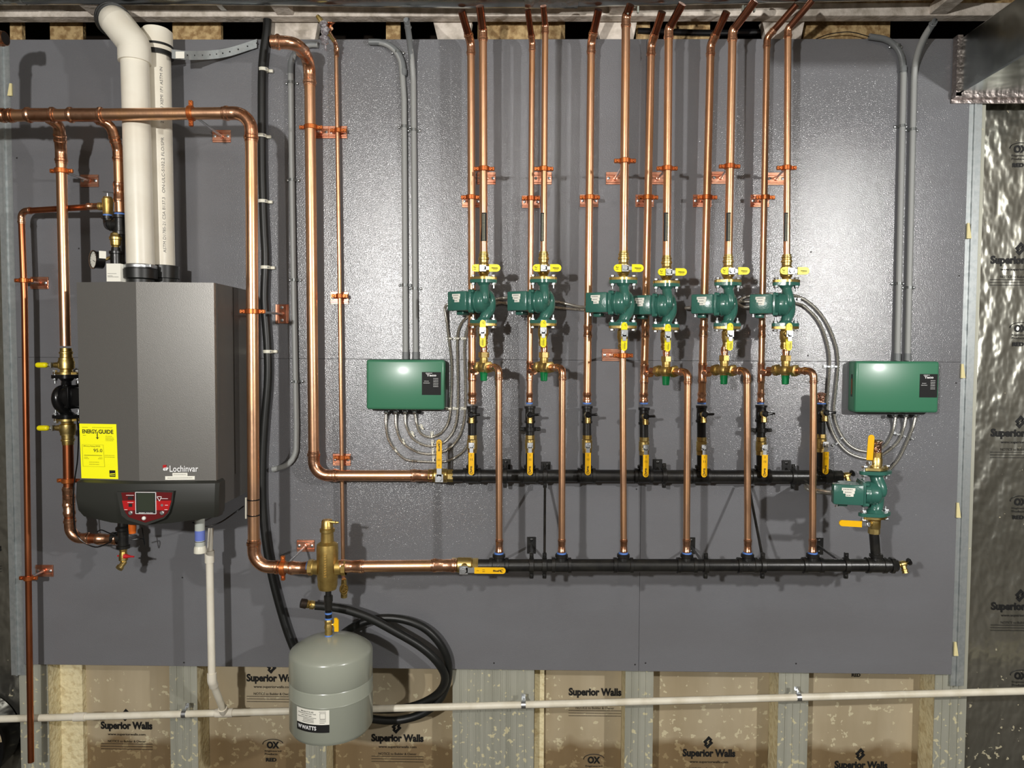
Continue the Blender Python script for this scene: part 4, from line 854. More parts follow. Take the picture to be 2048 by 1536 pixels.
# white flue pipes
PR = .0465
f0 = W(281, 515, .215); f0.z = bzT+.078; f1 = W(270, 82, .215); f2 = W(226, 34, .20)
fl = T('flue_pipe', 'front thick white flue pipe with an elbow at the top left', 'pipe', f0, 'white flue pipes')
part(MB().tube([f0, W(269, 100, .215)], PR, 36), 'tube', PVC, fl)
e1 = W(269, 90, .215); e2 = W(234, 46, .205); e3 = e2+Vector((-.165, .175, .125))
mb = MB().tube(bendpath([W(269, 118, .215), e1, e2], .05), PR*1.16, 36); part(mb, 'elbow', PVC, fl)
part(MB().lathe([(-.03, PR*1.02), (-.03, PR*1.16), (.012, PR*1.17), (.014, PR*1.14)], W(269, 108, .215), Z3, 36), 'socket', PVC, fl)
e2b = e2+Vector((.01, 0, 0)); part(MB().tube(bendpath([e1.lerp(e2, .55), e2, e2+(e3-e2)*.25], .04), PR*1.13, 36), 'upper_elbow', PVC, fl)
dd_ = (e3-e2).normalized(); part(MB().lathe([(.030, PR*1.18), (.031, PR*1.28), (.040, PR*1.28), (.041, PR*1.2), (.056, PR*1.2), (.057, PR*1.28), (.066, PR*1.28), (.067, PR*1.2)], e2, dd_, 36), 'rubber_coupling', RUB, fl)
g0 = W(323, 515, .12); g0.z = bzT+.085; g1 = W(313, 60, .12)
f2_ = T('flue_pipe', 'rear thick white flue pipe with printed side lettering', 'pipe', g0, 'white flue pipes')
part(MB().tube([g0, g1], PR, 36), 'tube', PVC, f2_); ax = (g1-g0).normalized()
part(MB().lathe([(-.055, PR*1.02), (-.055, PR*1.15), (.02, PR*1.15)], W(314, 75, .12), ax, 36), 'socket', PVC, f2_)
part(MB().lathe([(-.02, PR*1.03), (-.02, PR*1.16), (-.012, PR*1.16), (-.011, PR*1.1), (.011, PR*1.1), (.012, PR*1.16), (.02, PR*1.16), (.02, PR*1.03)], W(315.5, 104, .12), ax, 36), 'rubber_coupling', RUB, f2_)
for y, s_ in ((450, 'ASTM D1785-21 CSA B137.3'), (330, 'ON-ULC-S102.2 FLO/SPR'), (190, '211 ASU XEMI 1P1 ASTM IN')):
    q = W(316+(y-100)*.018+17, y, .12+.045*.8); txt(s_, Vector((W(314+(y-100)*.02, y, .12).x+PR*.66, -.12-PR*.76, q.z)), ax, Vector((-.75, -.66, 0)), .20, .010, mat('grey_ink', (90, 90, 90), .7), f2_, 'printed_lettering', .0)
# perforated strap from the rear flue
st = [W(344, 108, .16), W(375, 111, .12), W(420, 110, .05), W(460, 104, .02), W(514, 87, .012)]
sm = smooth(st, 6); mb = MB(); vs = []
for p in sm: vs += [p-Z3*.016, p+Z3*.016]
n_ = len(sm); mb.add(vs+[v+Vector((.0, -.002, 0)) for v in vs], [(2*i, 2*i+2, 2*i+3, 2*i+1) for i in range(n_-1)]+[(2*n_+2*i+1, 2*n_+2*i+3, 2*n_+2*i+2, 2*n_+2*i) for i in range(n_-1)])
sp_ = T('hanger_strap', 'galvanised perforated strap from the rear flue pipe to the board', 'strap', st[0]); part(mb, 'strap', GALV, sp_)
mb = MB()
for i in range(4, n_, 2): mb.lathe([(0, .003), (.0006, .003)], sm[i]+Vector((0, -.0022, 0)), (0, -1, 0), 8)
part(mb, 'holes', INK, sp_)
q = W(360, 110, .155); part(MB().box(q, (.032, .0015, .024)), 'sticker', PAP, sp_)
# copper elbow entering at the top left edge
c0 = W(4, 77, HD); cA = W(-30, 77, HD); cB = W(-30, 236, HD)
tl = T('open_elbow', 'open ended copper elbow poking in at the top left edge', 'pipe', cB)
mb = MB(); elbow(mb, cB, cA, c0+X3*.03, BIG, .032, (1, 0)); part(mb, 'elbow', CU2, tl); part(MB().tube([cB, cA-Z3*.03], BIG, 22), 'tube', CU, tl)
part(MB().tube([cA+X3*.03, c0], BIG*1.1, 22), 'socket', CU2, tl)
part(MB().lathe([(-.014, BIG*1.12), (-.010, BIG*1.25), (0, BIG*1.25), (.004, BIG*1.14), (.012, BIG*1.14), (.012, BIG*1.02)], c0, X3, 24), 'bead', CU2, tl)
part(MB().lathe([(.0122, BIG*1.02), (.0126, BIG*1.02)], c0, X3, 24), 'bore_shade_disc', mat('painted_bore_shade', (20, 12, 8), .7), tl)  # flat dark disc stands in for shade in the elbow's bore
# ------------------------------------------------------------------ air separator and tank
sc_ = W(655, 1135, HD); s0 = sc_.copy()
t = T('air_separator', 'cast brass air separator above the grey tank', 'air separator', s0)
def zz(y): return W(655, y, HD).z-s0.z
part(MB().lathe([(zz(1180), .012), (zz(1178), .030), (zz(1170), .0345), (zz(1160), .0345), (zz(1158), .036), (zz(1096), .0375), (zz(1088), .036), (zz(1083), .0225), (zz(1066), .0215), (zz(1062), .0225), (zz(1061), .024)], s0, Z3, 32)
     .lathe([(.03, .028), (.048, .0245), (.050, .0255), (.066, .0255)], s0, X3, 6*4).lathe([(.03, .028), (.048, .0245), (.050, .0255), (.066, .0255)], s0, -X3, 24), 'body', BRC, t)
for s_ in (-1, 1): part(MB().lathe([(0, .028), (.014, .028)], s0+X3*(.052*s_-(.014 if s_ < 0 else 0)), X3, 8), 'hex_port', BRC, t)
part(MB().lathe([(zz(1063), .0262), (zz(1057), .0262), (zz(1056), .0215), (zz(1042), .0195), (zz(1039), .016), (zz(1038), 0)], s0, Z3, 24).tube([s0+Vector((.008, -.012, zz(1042))), s0+Vector((.034, -.014, zz(1043))), s0+Vector((.044, -.014, zz(1043)))], [.0045, .0045, .003], 8).lathe([(0, .006), (.003, .006)], s0+Vector((.032, -.014, zz(1043))), X3, 8), 'vent_cap', BR, t)
mb = MB(); yy = s0.y-.0385
for z_ in (zz(1103), zz(1148)): mb.box((s0.x+.0015, yy, s0.z+z_), (.011, .002, .0012))
for x_ in (-.004, .007): mb.box((s0.x+x_, yy, s0.z+(zz(1103)+zz(1148))/2), (.0012, .002, zz(1103)-zz(1148)))
for k in range(8): mb.box((s0.x+.0015, yy, s0.z+zz(1108+k*5)), (.007, .002, .003))
part(mb, 'raised_marks', BRC, t)
for s_, x in ((1, 690), (-1, 616)):
    part(MB().lathe([(-.003, .0225), (.003, .0225)], W(x, 1135, HD), X3, 20), 'sealing_tape', mat('dark_blue_tape', (70, 88, 120), .5), t, 'blue sealing tape')
for x, l in ((608, 0),): pass
lp = run('copper_link', 'thick copper pipe from the air separator to the lower manifold', [W(692, 1133, HD), W(900, 1131, HD)], BIG, coup=[(W(704, 1133, HD), X3), (W(888, 1131, HD), X3)])
mb = MB(); coupl(mb, W(603, 1136, HD), X3, BIG); part(mb, 'coupling', CU2, hdr)
# fill valve cluster behind
c = W(688, 1180, .14); t = T('fill_valve', 'small brass fill valve behind the air separator', 'valve', c)
part(MB().lathe([(-.03, .008), (-.028, .012), (-.01, .012), (0, .016), (.012, .016), (.018, .011), (.04, .010)], c, Z3, 14), 'body', BR, t)
part(MB().torus(c+Vector((.003, -.02, .012)), (.8, -.6, 0), .016, .003, 18, 6).torus(c+Vector((.006, -.02, .0)), (.8, -.6, 0), .013, .0025, 18, 6), 'ring', BRC, t)
part(MB().tube([c+Z3*.04, W(686, 1150, .10), W(686, 1120, .05)], .008, 10), 'copper_tail', CU2, t)
# tank stack
def zs_(y): return W(657, y, .28).z
tx_ = W(657, 1230, .28).x; ty_ = -.28
t = T('tank_connection', 'black nipple and brass stop valve with amber grip between separator and tank', 'valve', (tx_, ty_, zs_(1200)))
part(MB().tube([(tx_, ty_, zs_(1180)), (tx_, ty_, zs_(1192))], .0105, 14).lathe([(0, .0125), (.003, .0155), (.022, .0155), (.026, .0135), (.052, .0128), (.054, .0125)], (tx_, ty_, zs_(1190)), (0, 0, -1), 18).tube([(tx_, ty_, zs_(1222)), (tx_, ty_, zs_(1238))], .0118, 14), 'nipple', BK, t)
for y in (1226, 1237): part(MB().lathe([(-.003, .0128), (.003, .0128)], (tx_, ty_, zs_(y)), Z3, 16), 'sealing_tape', BLU, t, 'blue sealing tape')
part(MB().lathe([(0, .012), (.004, .0138), (.012, .0138), (.014, .0125), (.024, .0145), (.032, .0145), (.036, .0125), (.048, .0135), (.054, .0135)], (tx_, ty_, zs_(1239)), (0, 0, -1), 18).tube([(tx_, ty_, zs_(1249)), (tx_+.022, ty_, zs_(1249))], .004, 8), 'stop_valve', BRC, t)
part(MB().prism([(-.005, -.026), (.010, -.026), (.010, .014), (.004, .022), (-.005, .022), (-.005, .008), (-.009, 0), (-.005, -.010)], (tx_+.026, ty_+.004, zs_(1248)), X3, Z3, .008), 'grip', ORC if False else AMB, t)
TR = .1455; tc = Vector((W(663, 1400, .28).x, -.28, 0)); zT, zSh, zB = zs_(1268), zs_(1306), zs_(1500)
zSh = W(660, 1330, .28+TR).z; zB = W(665, 1497, .28+TR).z
tk = T('expansion_tank', 'grey cylindrical expansion tank hanging below the air separator', 'tank', (tc.x, tc.y, zB))
H = zSh-zB; H1 = W(660, 1390, .28+TR).z; H2 = W(660, 1418, .28+TR).z
pr = [(-.018, .0), (-.018, .05), (-.010, .10), (.002, TR*.93), (.018, TR), (H2-zB-.004, TR), (H2-zB, TR*1.012), (H2-zB+.004, TR), (H1-zB-.004, TR), (H1-zB, TR*.985), (H1-zB+.004, TR), (H-.012, TR), (H-.004, TR*.975), (H+.002, TR*.93), (H+.022, TR*.72), (H+.037, TR*.42), (H+.043, .02), (H+.044, 0)]
part(MB().lathe(pr, (tc.x, tc.y, zB), Z3, 64), 'tank_body', TANK, tk)
part(MB().lathe([(0, .013), (.006, .014), (.012, .012)], (tx_, ty_, zB+H+.038), Z3, 16), 'top_tape', BLU, tk)
part(MB().lathe([(-.05, .006), (-.018, .008), (-.016, .02)], (tc.x, tc.y, zB), Z3, 14), 'air_valve', mat('blue_cap', (20, 80, 190), .4), tk, 'blue capped air valve')
# curved tank label
def onT(a, z, e=.0008): return Vector((tc.x+(TR+e)*math.sin(a), tc.y-(TR+e)*math.cos(a), z))
z1_, z2_, z3_ = W(650, 1421, .28+TR).z, W(650, 1450, .28+TR).z, W(650, 1466, .28+TR).z; aL, aR = -.645, .205; n_ = 14
for (za, zb_, m_, nm) in ((z1_, z2_, PAP, 'white_label'), (z2_, z3_, INK, 'black_label_band')):
    vs = []
    for k in range(n_+1):
        a_ = aL+(aR-aL)*k/n_; vs += [onT(a_, zb_), onT(a_, za)]
    o_ = part(MB().add(vs, [(2*k, 2*k+2, 2*k+3, 2*k+1) for k in range(n_)]), nm, m_, tk)
    if nm[0] == 'w': wl = o_
    else: bl_ = o_
def curvetxt(s, a, z, wd, h, m, par, bold=0):
    o_ = txt(s, (0, 0, 0), X3, Z3, wd, h, m, par, 'lettering', bold, off=Vector(), proud=0)
    for v in o_.data.vertices: v.co = onT(a+v.co.x/TR, z+v.co.z, .0014)-ROOT[tk.name]
curvetxt('WATTS', -.29, (z2_+z3_)/2+.001, .056, .014, WINK, bl_, .03); curvetxt('W', -.545, (z2_+z3_)/2+.001, .017, .014, WINK, bl_, .03)
curvetxt('Model ETX-60', -.33, z1_-.008, .048, .0048, INK, wl, .01); curvetxt('Pressurized Expansion Tank', -.34, z1_-.0150, .070, .0048, INK, wl, .01); curvetxt('with Diaphragm', -.35, z1_-.022, .042, .0048, INK, wl, .01)
mb = MB()
for k, (a0_, a1_) in enumerate([(-.60, -.10), (-.44, -.16), (-.44, -.16), (-.46, -.16)]):
    z_ = z1_-.029-k*.005; a_ = a0_
    while a_ < a1_: mb.add([onT(a_, z_, .0013), onT(a_+.018, z_, .0013), onT(a_+.018, z_+.0016, .0013), onT(a_, z_+.0016, .0013)], [(0, 1, 2, 3)]); a_ += .022
for a0_, a1_, z_ in [(-.03, .13, z1_-.006), (-.02, .13, z1_-.034), (-.02, .13, z1_-.039), (-.02, .10, z1_-.044), (-.01, .12, z1_-.011), (-.01, .12, z1_-.030)]: mb.add([onT(a0_, z_, .0013), onT(a1_, z_, .0013), onT(a1_, z_+.0012, .0013), onT(a0_, z_+.0012, .0013)], [(0, 1, 2, 3)])
for a_ in (-.01, .115): mb.add([onT(a_, z1_-.030, .0013), onT(a_+.006, z1_-.030, .0013), onT(a_+.006, z1_-.009, .0013), onT(a_, z1_-.009, .0013)], [(0, 1, 2, 3)])
part(mb, 'printed_lines', INK, wl, off=ROOT[tk.name], flat=True)
# ------------------------------------------------------------------ black hose
hp = [W(535, 20, .02), W(534, 58, .022), W(527, 110, .022), W(524, 160, .022), W(524, 280, .022), W(525, 360, .022), W(528, 450, .022), W(531, 520, .022), W(529, 600, .022), W(535, 690, .022), W(536, 760, .022), W(529, 850, .022), W(525, 930, .022), W(526, 1020, .024), W(536, 1110, .028), W(556, 1200, .03), W(585, 1290, .03), W(625, 1365, .028), W(690, 1420, .012),
      W(760, 1440, .008), W(820, 1436, .006), W(868, 1412, .008), W(893, 1370, .012), W(896, 1325, .035), W(878, 1285, .05), W(845, 1254, .055), W(800, 1238, .055), W(750, 1238, .055), W(700, 1258, .055), W(655, 1300, .05), W(640, 1360, .035), W(680, 1408, .012), W(750, 1418, .005), (W(820, 1414, .005)), W(872, 1390, .022), W(890, 1358, .055), W(876, 1326, .085), W(842, 1294, .10), W(790, 1263, .11), W(735, 1234, .12), W(690, 1219, .13), W(652, 1213, .15), W(630, 1211, .16)]
ho = T('rubber_hose', 'thick black hose clipped down the board and coiled behind the grey tank', 'hose', hp[0]); part(MB().tube(smooth(hp, 6), .0157, 16), 'hose', RUB, ho)
e0, e1_ = W(632, 1211, .16), W(607, 1207, .175); ax = (e1_-e0).normalized()
part(MB().lathe([(0, .012), (.006, .012), (.008, .016), (.022, .016), (.024, .013), (.028, .015), (.034, .015)], e0, ax, 6*3), 'brass_end', BR, ho)
part(MB().lathe([(.034, .013), (.036, .018), (.056, .017), (.058, .012)], e0, ax, 16), 'brown_cap', mat('dark_bronze', (62, 52, 44), .45, .6), ho)
for px, py, l in [(527, 140, 'first'), (523, 272, 'second'), (526, 403, 'third'), (531, 535, 'fourth'), (536, 703, 'fifth')]:
    c = W(px, py, .022); mb = MB(); mb.lathe([(-.006, .0165), (-.006, .0185), (.006, .0185), (.006, .0165)], c, Z3, 20); mb.box(c+Vector((.024, .012, 0)), (.018, .012, .012), bev=.003)
    cl_ = T('hose_clip', '%s pale plastic clip from the top holding the black hose' % l, 'clip', c, 'pale hose clips'); part(mb, 'clip', WHT, cl_); part(MB().sphere(c+Vector((.014, -.014, 0)), .0035, 8), 'nail', ZN, cl_)
# ------------------------------------------------------------------ grey conduits
def conduit(label, pts, ncoup, r=.0108, R=.12, tube0=None):
    P = bendpath(pts, R, 10); t = T('grey_conduit', label, 'conduit', P[0], 'grey plastic conduits'); part(MB().tube(P, r, 18), 'tube', CON, t)
    return t
def cfit(t, pts, r=.0108, R=.12, end=None):
    P = bendpath(pts, R, 12); part(MB().tube(P, r*1.04, 18), 'bend', COND, t)
def strap(px, py, d, l, w_=.028):
    c = W(px, py, d); t = T('conduit_strap', l, 'strap', c, 'small steel conduit straps'); mb = MB()
    mb.lathe([(-.005, .0110), (-.005, .0128), (.005, .0128), (.005, .0110)], c, Z3, 18); mb.box(c+Vector((0, d-.003, 0)), (.050, .002, .010), bev=.0005, seg=1); part(mb, 'band', mat('grey_strap', (124, 127, 126), .4, .6), t)
    for s_ in (-1, 1): part(MB().sphere(c+Vector((s_*.021, d-.005, 0)), .0052, 10, (1, .6, 1)), 'screw', ZN, t)
cD = .014
t = conduit('curved grey conduit between the black hose and the thick copper main', [W(636, 90, cD), W(581, 84, cD), W(583, 300, cD), W(588, 600, cD), W(593, 850, cD), W(592, 928, cD), W(545, 939, cD)], 1, R=.085)
cfit(t, [W(634, 89, cD), W(581, 86, cD), W(581.5, 148, cD)], R=.085)
for x, y, l in ((582, 165, 'first'), (585, 360, 'second'), (589, 560, 'third'), (593, 763, 'fourth')): strap(x, y, cD, '%s strap from the top on the conduit beside the thick copper main' % l)
t = conduit('left grey conduit rising from the left green box, top end bent left', [W(738, 84, cD), W(800, 84, cD), W(808, 200, cD), W(811, 712, cD)], 1, R=.10); cfit(t, [W(738, 84, cD), W(802, 84, cD), W(807.3, 152, cD)], R=.10); part(MB().lathe([(-.014, .0128), (.014, .0128)], W(811, 711, cD), Z3, 18), 'connector', COND, t); part(MB().lathe([(-.010, .0124), (.010, .0124)], W(807.3, 144, cD), Z3, 18), 'coupling', COND, t)
t = conduit('right grey conduit rising from the left green box, top end facing out', [W(816, 57, .10), W(822, 90, .03), W(826.5, 160, cD), W(831, 712, cD)], 1, R=.2); cfit(t, [W(816, 57, .10), W(822, 92, .022), W(826, 152, cD)], R=.2); part(MB().lathe([(-.014, .0128), (.014, .0128)], W(831, 711, cD), Z3, 18), 'connector', COND, t); part(MB().torus(W(816, 55, .104), (0, -1, .6), .0105, .003, 18, 8), 'open_rim', COND, t); part(MB().lathe([(-.010, .0124), (.010, .0124)], W(825.7, 144, cD), Z3, 18), 'coupling', COND, t)
for x, y, l in ((808.5, 253, 'upper strap on the left conduit above the left green box'), (827.5, 260, 'upper strap on the right conduit above the left green box'), (810, 570, 'lower strap on the left conduit above the left green box'), (830, 577, 'lower strap on the right conduit above the left green box')): strap(x, y, cD, l)
strap(795, 104, cD, 'slanted strap on the bend of the left conduit pair')
t = conduit('left grey conduit rising from the right green box, top end bent left', [W(1738, 73, cD), W(1802, 82, cD), W(1807, 150, cD), W(1794.5, 714, cD)], 1, R=.10); cfit(t, [W(1738, 73, cD), W(1800, 82, cD), W(1807, 146, cD)], R=.10); part(MB().lathe([(-.014, .0128), (.014, .0128)], W(1794.5, 714, cD), Z3, 18), 'connector', COND, t); part(MB().lathe([(-.010, .0124), (.010, .0124)], W(1806.5, 138, cD), Z3, 18), 'coupling', COND, t)
t = conduit('right grey conduit rising from the right green box, top end facing out', [W(1864, 50, .12), W(1834, 90, .05), W(1828, 150, cD), W(1815, 714, cD)], 1, R=.2); cfit(t, [W(1864, 50, .12), W(1836, 86, .04), W(1828, 146, cD)], R=.2); part(MB().lathe([(-.014, .0128), (.014, .0128)], W(1815, 714, cD), Z3, 18), 'connector', COND, t); part(MB().torus(W(1865, 48, .124), (0, -1, .6), .0105, .003, 18, 8), 'open_rim', COND, t); part(MB().lathe([(-.010, .0124), (.010, .0124)], W(1828.3, 138, cD), Z3, 18), 'coupling', COND, t)
for x, y, l in ((1804, 252, 'upper strap on the left conduit above the right green box'), (1825.5, 259, 'upper strap on the right conduit above the right green box'), (1798, 567, 'lower strap on the left conduit above the right green box'), (1819, 575, 'lower strap on the right conduit above the right green box')): strap(x, y, cD, l)
strap(1794, 92, cD, 'slanted strap on the bend of the right conduit pair')
solo(MB().tube(smooth([W(1738, 73, .012), W(1700, 64, .0), W(1660, 68, -.02), W(1632, 78, -.03)], 6), .0018, 8), 'loose_wire', BKS, 'thin black wire coming out of the left conduit above the right box', 'wire')
# ------------------------------------------------------------------ relay boxes
def relay(x0, y0, x1, y1, label, lab):
    d = .066; a = W(x0, y0, d); b = W(x1, y1, d); c = (a+b)/2; t = T('relay_box', label, 'control box', (c.x, 0, c.z), 'green relay boxes'); w_, h_ = b.x-a.x, a.z-b.z
    part(MB().box((c.x, -d/2, c.z), (w_, d, h_), bev=.010, seg=3), 'cover', GRD, t)
    la, lb_ = W(lab[0], lab[1], d), W(lab[2], lab[3], d); lc = (la+lb_)/2; lw, lh = lb_.x-la.x, la.z-lb_.z
    l_ = part(MB().box((lc.x-.004, -d-.0005, lc.z), (lw, .0012, lh)), 'black_label', mat('label_black', (24, 24, 24), .6, spec=.25), t)
    o_ = ROOT[t.name]; f_ = -d-.0013; lc.x -= .004
    txt('Taco', (lc.x, f_, lc.z+lh*.36), X3, Z3, lw*.52, lh*.10, WINK, l_, 'lettering', .04, off=o_)
    rows([(-lw*.30, lw*.05, lh*.45)], (lc.x, f_, lc.z), X3, Z3, WINK, l_, h=.002, off=o_)
    txt('SR504', (lc.x-lw*.26, f_, lc.z+lh*.10), X3, Z3, lw*.24, lh*.03, WINK, l_, 'lettering', off=o_)
    rows([(-lw*.42, -lw*.08, lh*.02)]+[(lw*.10, lw*.36, lh*(.22-.07*k)) for k in range(6)], (lc.x, f_, lc.z), X3, Z3, WINK, l_, h=.0014, off=o_)
    return t, c, w_, h_, d
r1, c1b, w1, h1, dd1 = relay(732, 719, 889, 820, 'left green relay box under two grey conduits', (846, 744, 884, 790))
r2, c2b, w2, h2, dd2 = relay(1712, 722, 1877, 826, 'right green relay box near the right edge of the board', (1842, 748, 1876, 795))
q = W(1716, 770, .05); mb = MB().box((c2b.x-w2/2-.0005, -.036, c2b.z+.004), (.002, .012, .085)); part(mb, 'side_slot', mat('slot_dark', (22, 40, 34), .4), r2); part(MB().box((c2b.x-w2/2-.0015, -.039, c2b.z), (.002, .004, .06)), 'copper_reflection_strip', CUD, r2)  # thin copper-coloured strip paints a reflection on the box side
for rb, xs, y_ in ((r1, (772, 783, 791, 801, 810, 820, 829, 838), 822), (r2, (1779, 1790, 1801, 1812, 1822, 1831), 829)):
    for i, x in enumerate(xs):
        part(MB().lathe([(0, .0075), (.004, .0095), (.008, .0085), (.010, .007)], W(x, y_, .030), (0, 0, -1), 10), 'cable_connector', ZN if i % 2 == (0 if rb is r1 else 1) else BKS, rb)
# ------------------------------------------------------------------ flexible metal conduits
def flex(label, pts, r=.0054):
    P = smooth([Vector(p) for p in pts], 10); out = []; 
    # resample at an even pitch so that the ribs read
    pitch = .0027; acc = [0]
    for i in range(1, len(P)): acc.append(acc[-1]+(P[i]-P[i-1]).length)
    n = int(acc[-1]/pitch); j = 0; rs = []
    for k in range(n+1):
        s_ = k*pitch
        while j < len(P)-2 and acc[j+1] < s_: j += 1
        f_ = (s_-acc[j])/max(acc[j+1]-acc[j], 1e-9); out.append(P[j].lerp(P[j+1], f_)); rs.append(r*(1.12 if k % 2 else .86))
    return solo(MB().tube(out, rs, 10), 'flexible_conduit', mat('flex_metal', (216, 214, 206), .4, 1), label, 'conduit', 'ribbed flexible metal conduits')
fd = .008
flex('innermost ribbed conduit loop under the left green box, rising to the first pump', [W(830, 828, .025), W(833, 845, fd), W(841, 866, fd), W(861, 874, fd), W(884, 864, fd), W(898, 838, fd), W(902, 790, fd), W(903, 730, fd), W(898, 680, fd), W(893, 640, .02), W(890, 618, .04), W(894, 610, .06), W(901, 609, .07)])
flex('second ribbed conduit loop from the inside under the left green box', [W(810, 828, .025), W(812, 850, fd), W(825, 876, fd), W(848, 890, fd), W(872, 891, fd), W(895, 878, fd), W(911, 850, fd), W(916, 800, fd), W(915, 720, fd), W(915, 672, fd), W(922, 648, fd), W(936, 632, fd), W(955, 612, fd), W(985, 600, fd), W(1008, 596, .03), W(1023, 596, .07)])
flex('third ribbed conduit loop from the inside under the left green box', [W(791, 828, .025), W(793, 855, fd), W(804, 883, fd), W(830, 902, fd), W(860, 908, fd), W(893, 900, fd), W(917, 875, fd), W(929, 835, fd), W(931, 770, fd), W(929, 700, fd), W(934, 660, fd), W(950, 620, fd), W(985, 604, fd), W(1020, 608, fd), W(1060, 606, fd), W(1105, 603, fd), W(1130, 607, fd), W(1160, 614, .08), W(1180, 614, .15)])
flex('outermost ribbed conduit loop under the left green box', [W(772, 828, .025), W(772, 850, fd), W(777, 878, fd), W(792, 902, fd), W(812, 919, fd), W(845, 923, fd), W(890, 923, fd), W(918, 910, fd), W(934, 892, fd), W(945, 860, fd), W(947, 800, fd), W(949, 720, fd), W(953, 670, fd), W(965, 630, fd), W(1000, 606, fd), W(1080, 612, fd), W(1200, 622, fd), W(1262, 618, .03), W(1275, 614, .07)])
flex('outer ribbed conduit arching right from the sixth pump', [W(1502, 613, .07), W(1488, 614, .04), W(1477, 607, fd), W(1484, 597, fd), W(1510, 590, fd), W(1550, 588, fd), W(1592, 592, fd), W(1622, 608, fd), W(1650, 640, fd), W(1670, 685, fd), W(1676, 725, fd), W(1672, 775, fd), W(1668, 820, fd), W(1674, 852, fd), W(1690, 881, fd), W(1712, 898, fd), W(1740, 903, fd), W(1764, 896, fd), W(1779, 878, fd), W(1787, 856, fd), W(1791, 832, .025)])
flex('inner ribbed conduit arching right from behind the sixth pump', [W(1383, 616, .07), W(1372, 616, .03), W(1400, 612, fd), W(1470, 604, fd), W(1540, 604, fd), W(1592, 607, fd), W(1615, 618, fd), W(1640, 648, fd), W(1655, 690, fd), W(1659, 725, fd), W(1656, 780, fd), W(1654, 815, fd), W(1660, 850, fd), W(1675, 882, fd), W(1697, 905, fd), W(1725, 916, fd), W(1750, 916, fd), W(1775, 903, fd), W(1797, 882, fd), W(1807, 856, fd), W(1812, 832, .025)])
flex('ribbed conduit from the right green box passing behind the large lower pump', [W(1831, 832, .025), W(1825, 856, fd), W(1811, 890, fd), W(1797, 918, fd), W(1780, 938, fd), W(1755, 962, fd), W(1700, 985, fd), W(1640, 985, fd), W(1614, 978, .03), W(1612, 969, .06), W(1622, 976, .14), W(1645, 982, .24), W(1664, 984, .29)], .0058)
clips = [(897, 677, 0), (912, 677, 0), (926, 677, 0), (896, 817, 0), (910, 817, 0), (926, 817, 0), (843, 853, 50), (825, 867, 50), (806, 882, 50), (790, 898, 50), (864, 868, 90), (865, 885, 90), (866, 901, 90), (867, 916, 90),
         (1651, 733, 0), (1665, 733, 0), (1678, 878, -40), (1668, 889, -40), (1789, 866, 30), (1803, 870, 30), (1819, 875, 30), (1592, 598, 0)]
for i, (px, py, a_) in enumerate(clips):
    c = W(px, py, .003); R_ = Matrix.Rotation(math.radians(a_), 3, 'Y'); mb = MB(); mb.box(c+R_ @ Vector((-.003, 0, 0)), (.013, .003, .011), R_, .001, 1); mb.box(c+R_ @ Vector((.008, -.0105, 0)), (.012, .003, .007), R_, .001, 1); mb.box(c+R_ @ Vector((.003, -.005, 0)), (.002, .010, .007), R_)
    nm = 'left' if px < 1000 else 'right'
    o_ = solo(mb, 'conduit_clip', ZN if i > 13 else WHT, '', 'clip', 'small clips on the flexible conduits')
    part(MB().lathe([(0, .003), (.002, .003), (.003, .0015)], c+R_ @ Vector((-.005, -.002, 0)), (0, -1, 0), 8), 'nail', ZN, o_, off=ROOT[o_.name])
    o_['label'] = 'small pale clip pinning ribbed conduit to the board near the %s green box' % nm; o_['group'] = 'small clips near the %s green box' % nm
# ------------------------------------------------------------------ large pump at the lower right
c7 = W(1750, 986, DROPD); place(pump, c7, 'large looking green pump standing on the right end of the lower manifold', (0, 0, -math.radians(12)), 'green circulator pumps in a row').scale = (1.26, 1.22, 1.0)
def isoR(label, c, up):
    t = T('isolation_valve', label, 'valve', c, 'brass valves of the lower right pump'); s_ = 1 if up else -1; z0 = .0 if up else -.009
    M_ = rotz(-math.radians(14)+EAR); fl = MB().prism(oval(.0285, .036, .0125), (0, 0, 0), X3, Y3, .009)
    part(MB().add([M_ @ v+c+Vector((0, 0, z0)) for v in fl.v], fl.f).lathe([(.0, .020), (.012, .017), (.014, .021), (.040, .021), (.043, .019), (.045, .019)], c, (0, 0, s_), 24).lathe([(.045, .0195), (.062, .0195)], c, (0, 0, s_), 8).lathe([(0, .012), (.026, .010)], c+Z3*s_*.026, (-.9, -.43, 0), 12), 'body', BR, t)
    q = c+Z3*s_*.026+Vector((-.028, -.014, 0)); part(MB().box(q, (.012, .014, .018), bev=.002, seg=1).hexn(q, (-.9, -.43, 0), .008, .010), 'stem_nut', ZN, t)
    if up: part(MB().prism([(x, y) for x, y in stadium(.088, .020, False)], q+Vector((-.004, -.006, .012)), Vector((.05, 0, 1)).normalized(), Vector((-1, .25, 0)).normalized(), .005), 'handle', AMB, t)
    else: part(MB().prism(stadium(.080, .021, False), q+Vector((-.026, -.006, .002)), Vector((-1, -.05, .06)).normalized(), Vector((0, 0, -1)), .005), 'handle', AMB, t); part(MB().bar(q, q+Vector((-.030, -.006, .002)), .003, .012, side=Y3), 'handle_shank', ZN, t)
    return t
tv = isoR('brass valve with upright amber handle on top of the lower right pump', c7+Z3*.081, True)
q = c7+Z3*.143; part(MB().lathe([(0, .017), (.030, .018), (.036, .022), (.040, .022), (.044, .016), (.045, 0)], q, Z3, 18), 'wrapped_cap', MATS['crinkled_copper'], tv, 'plastic wrapped copper cap')
isoR('brass valve with amber handle pointing left below the lower right pump', c7-Z3*.081, False)
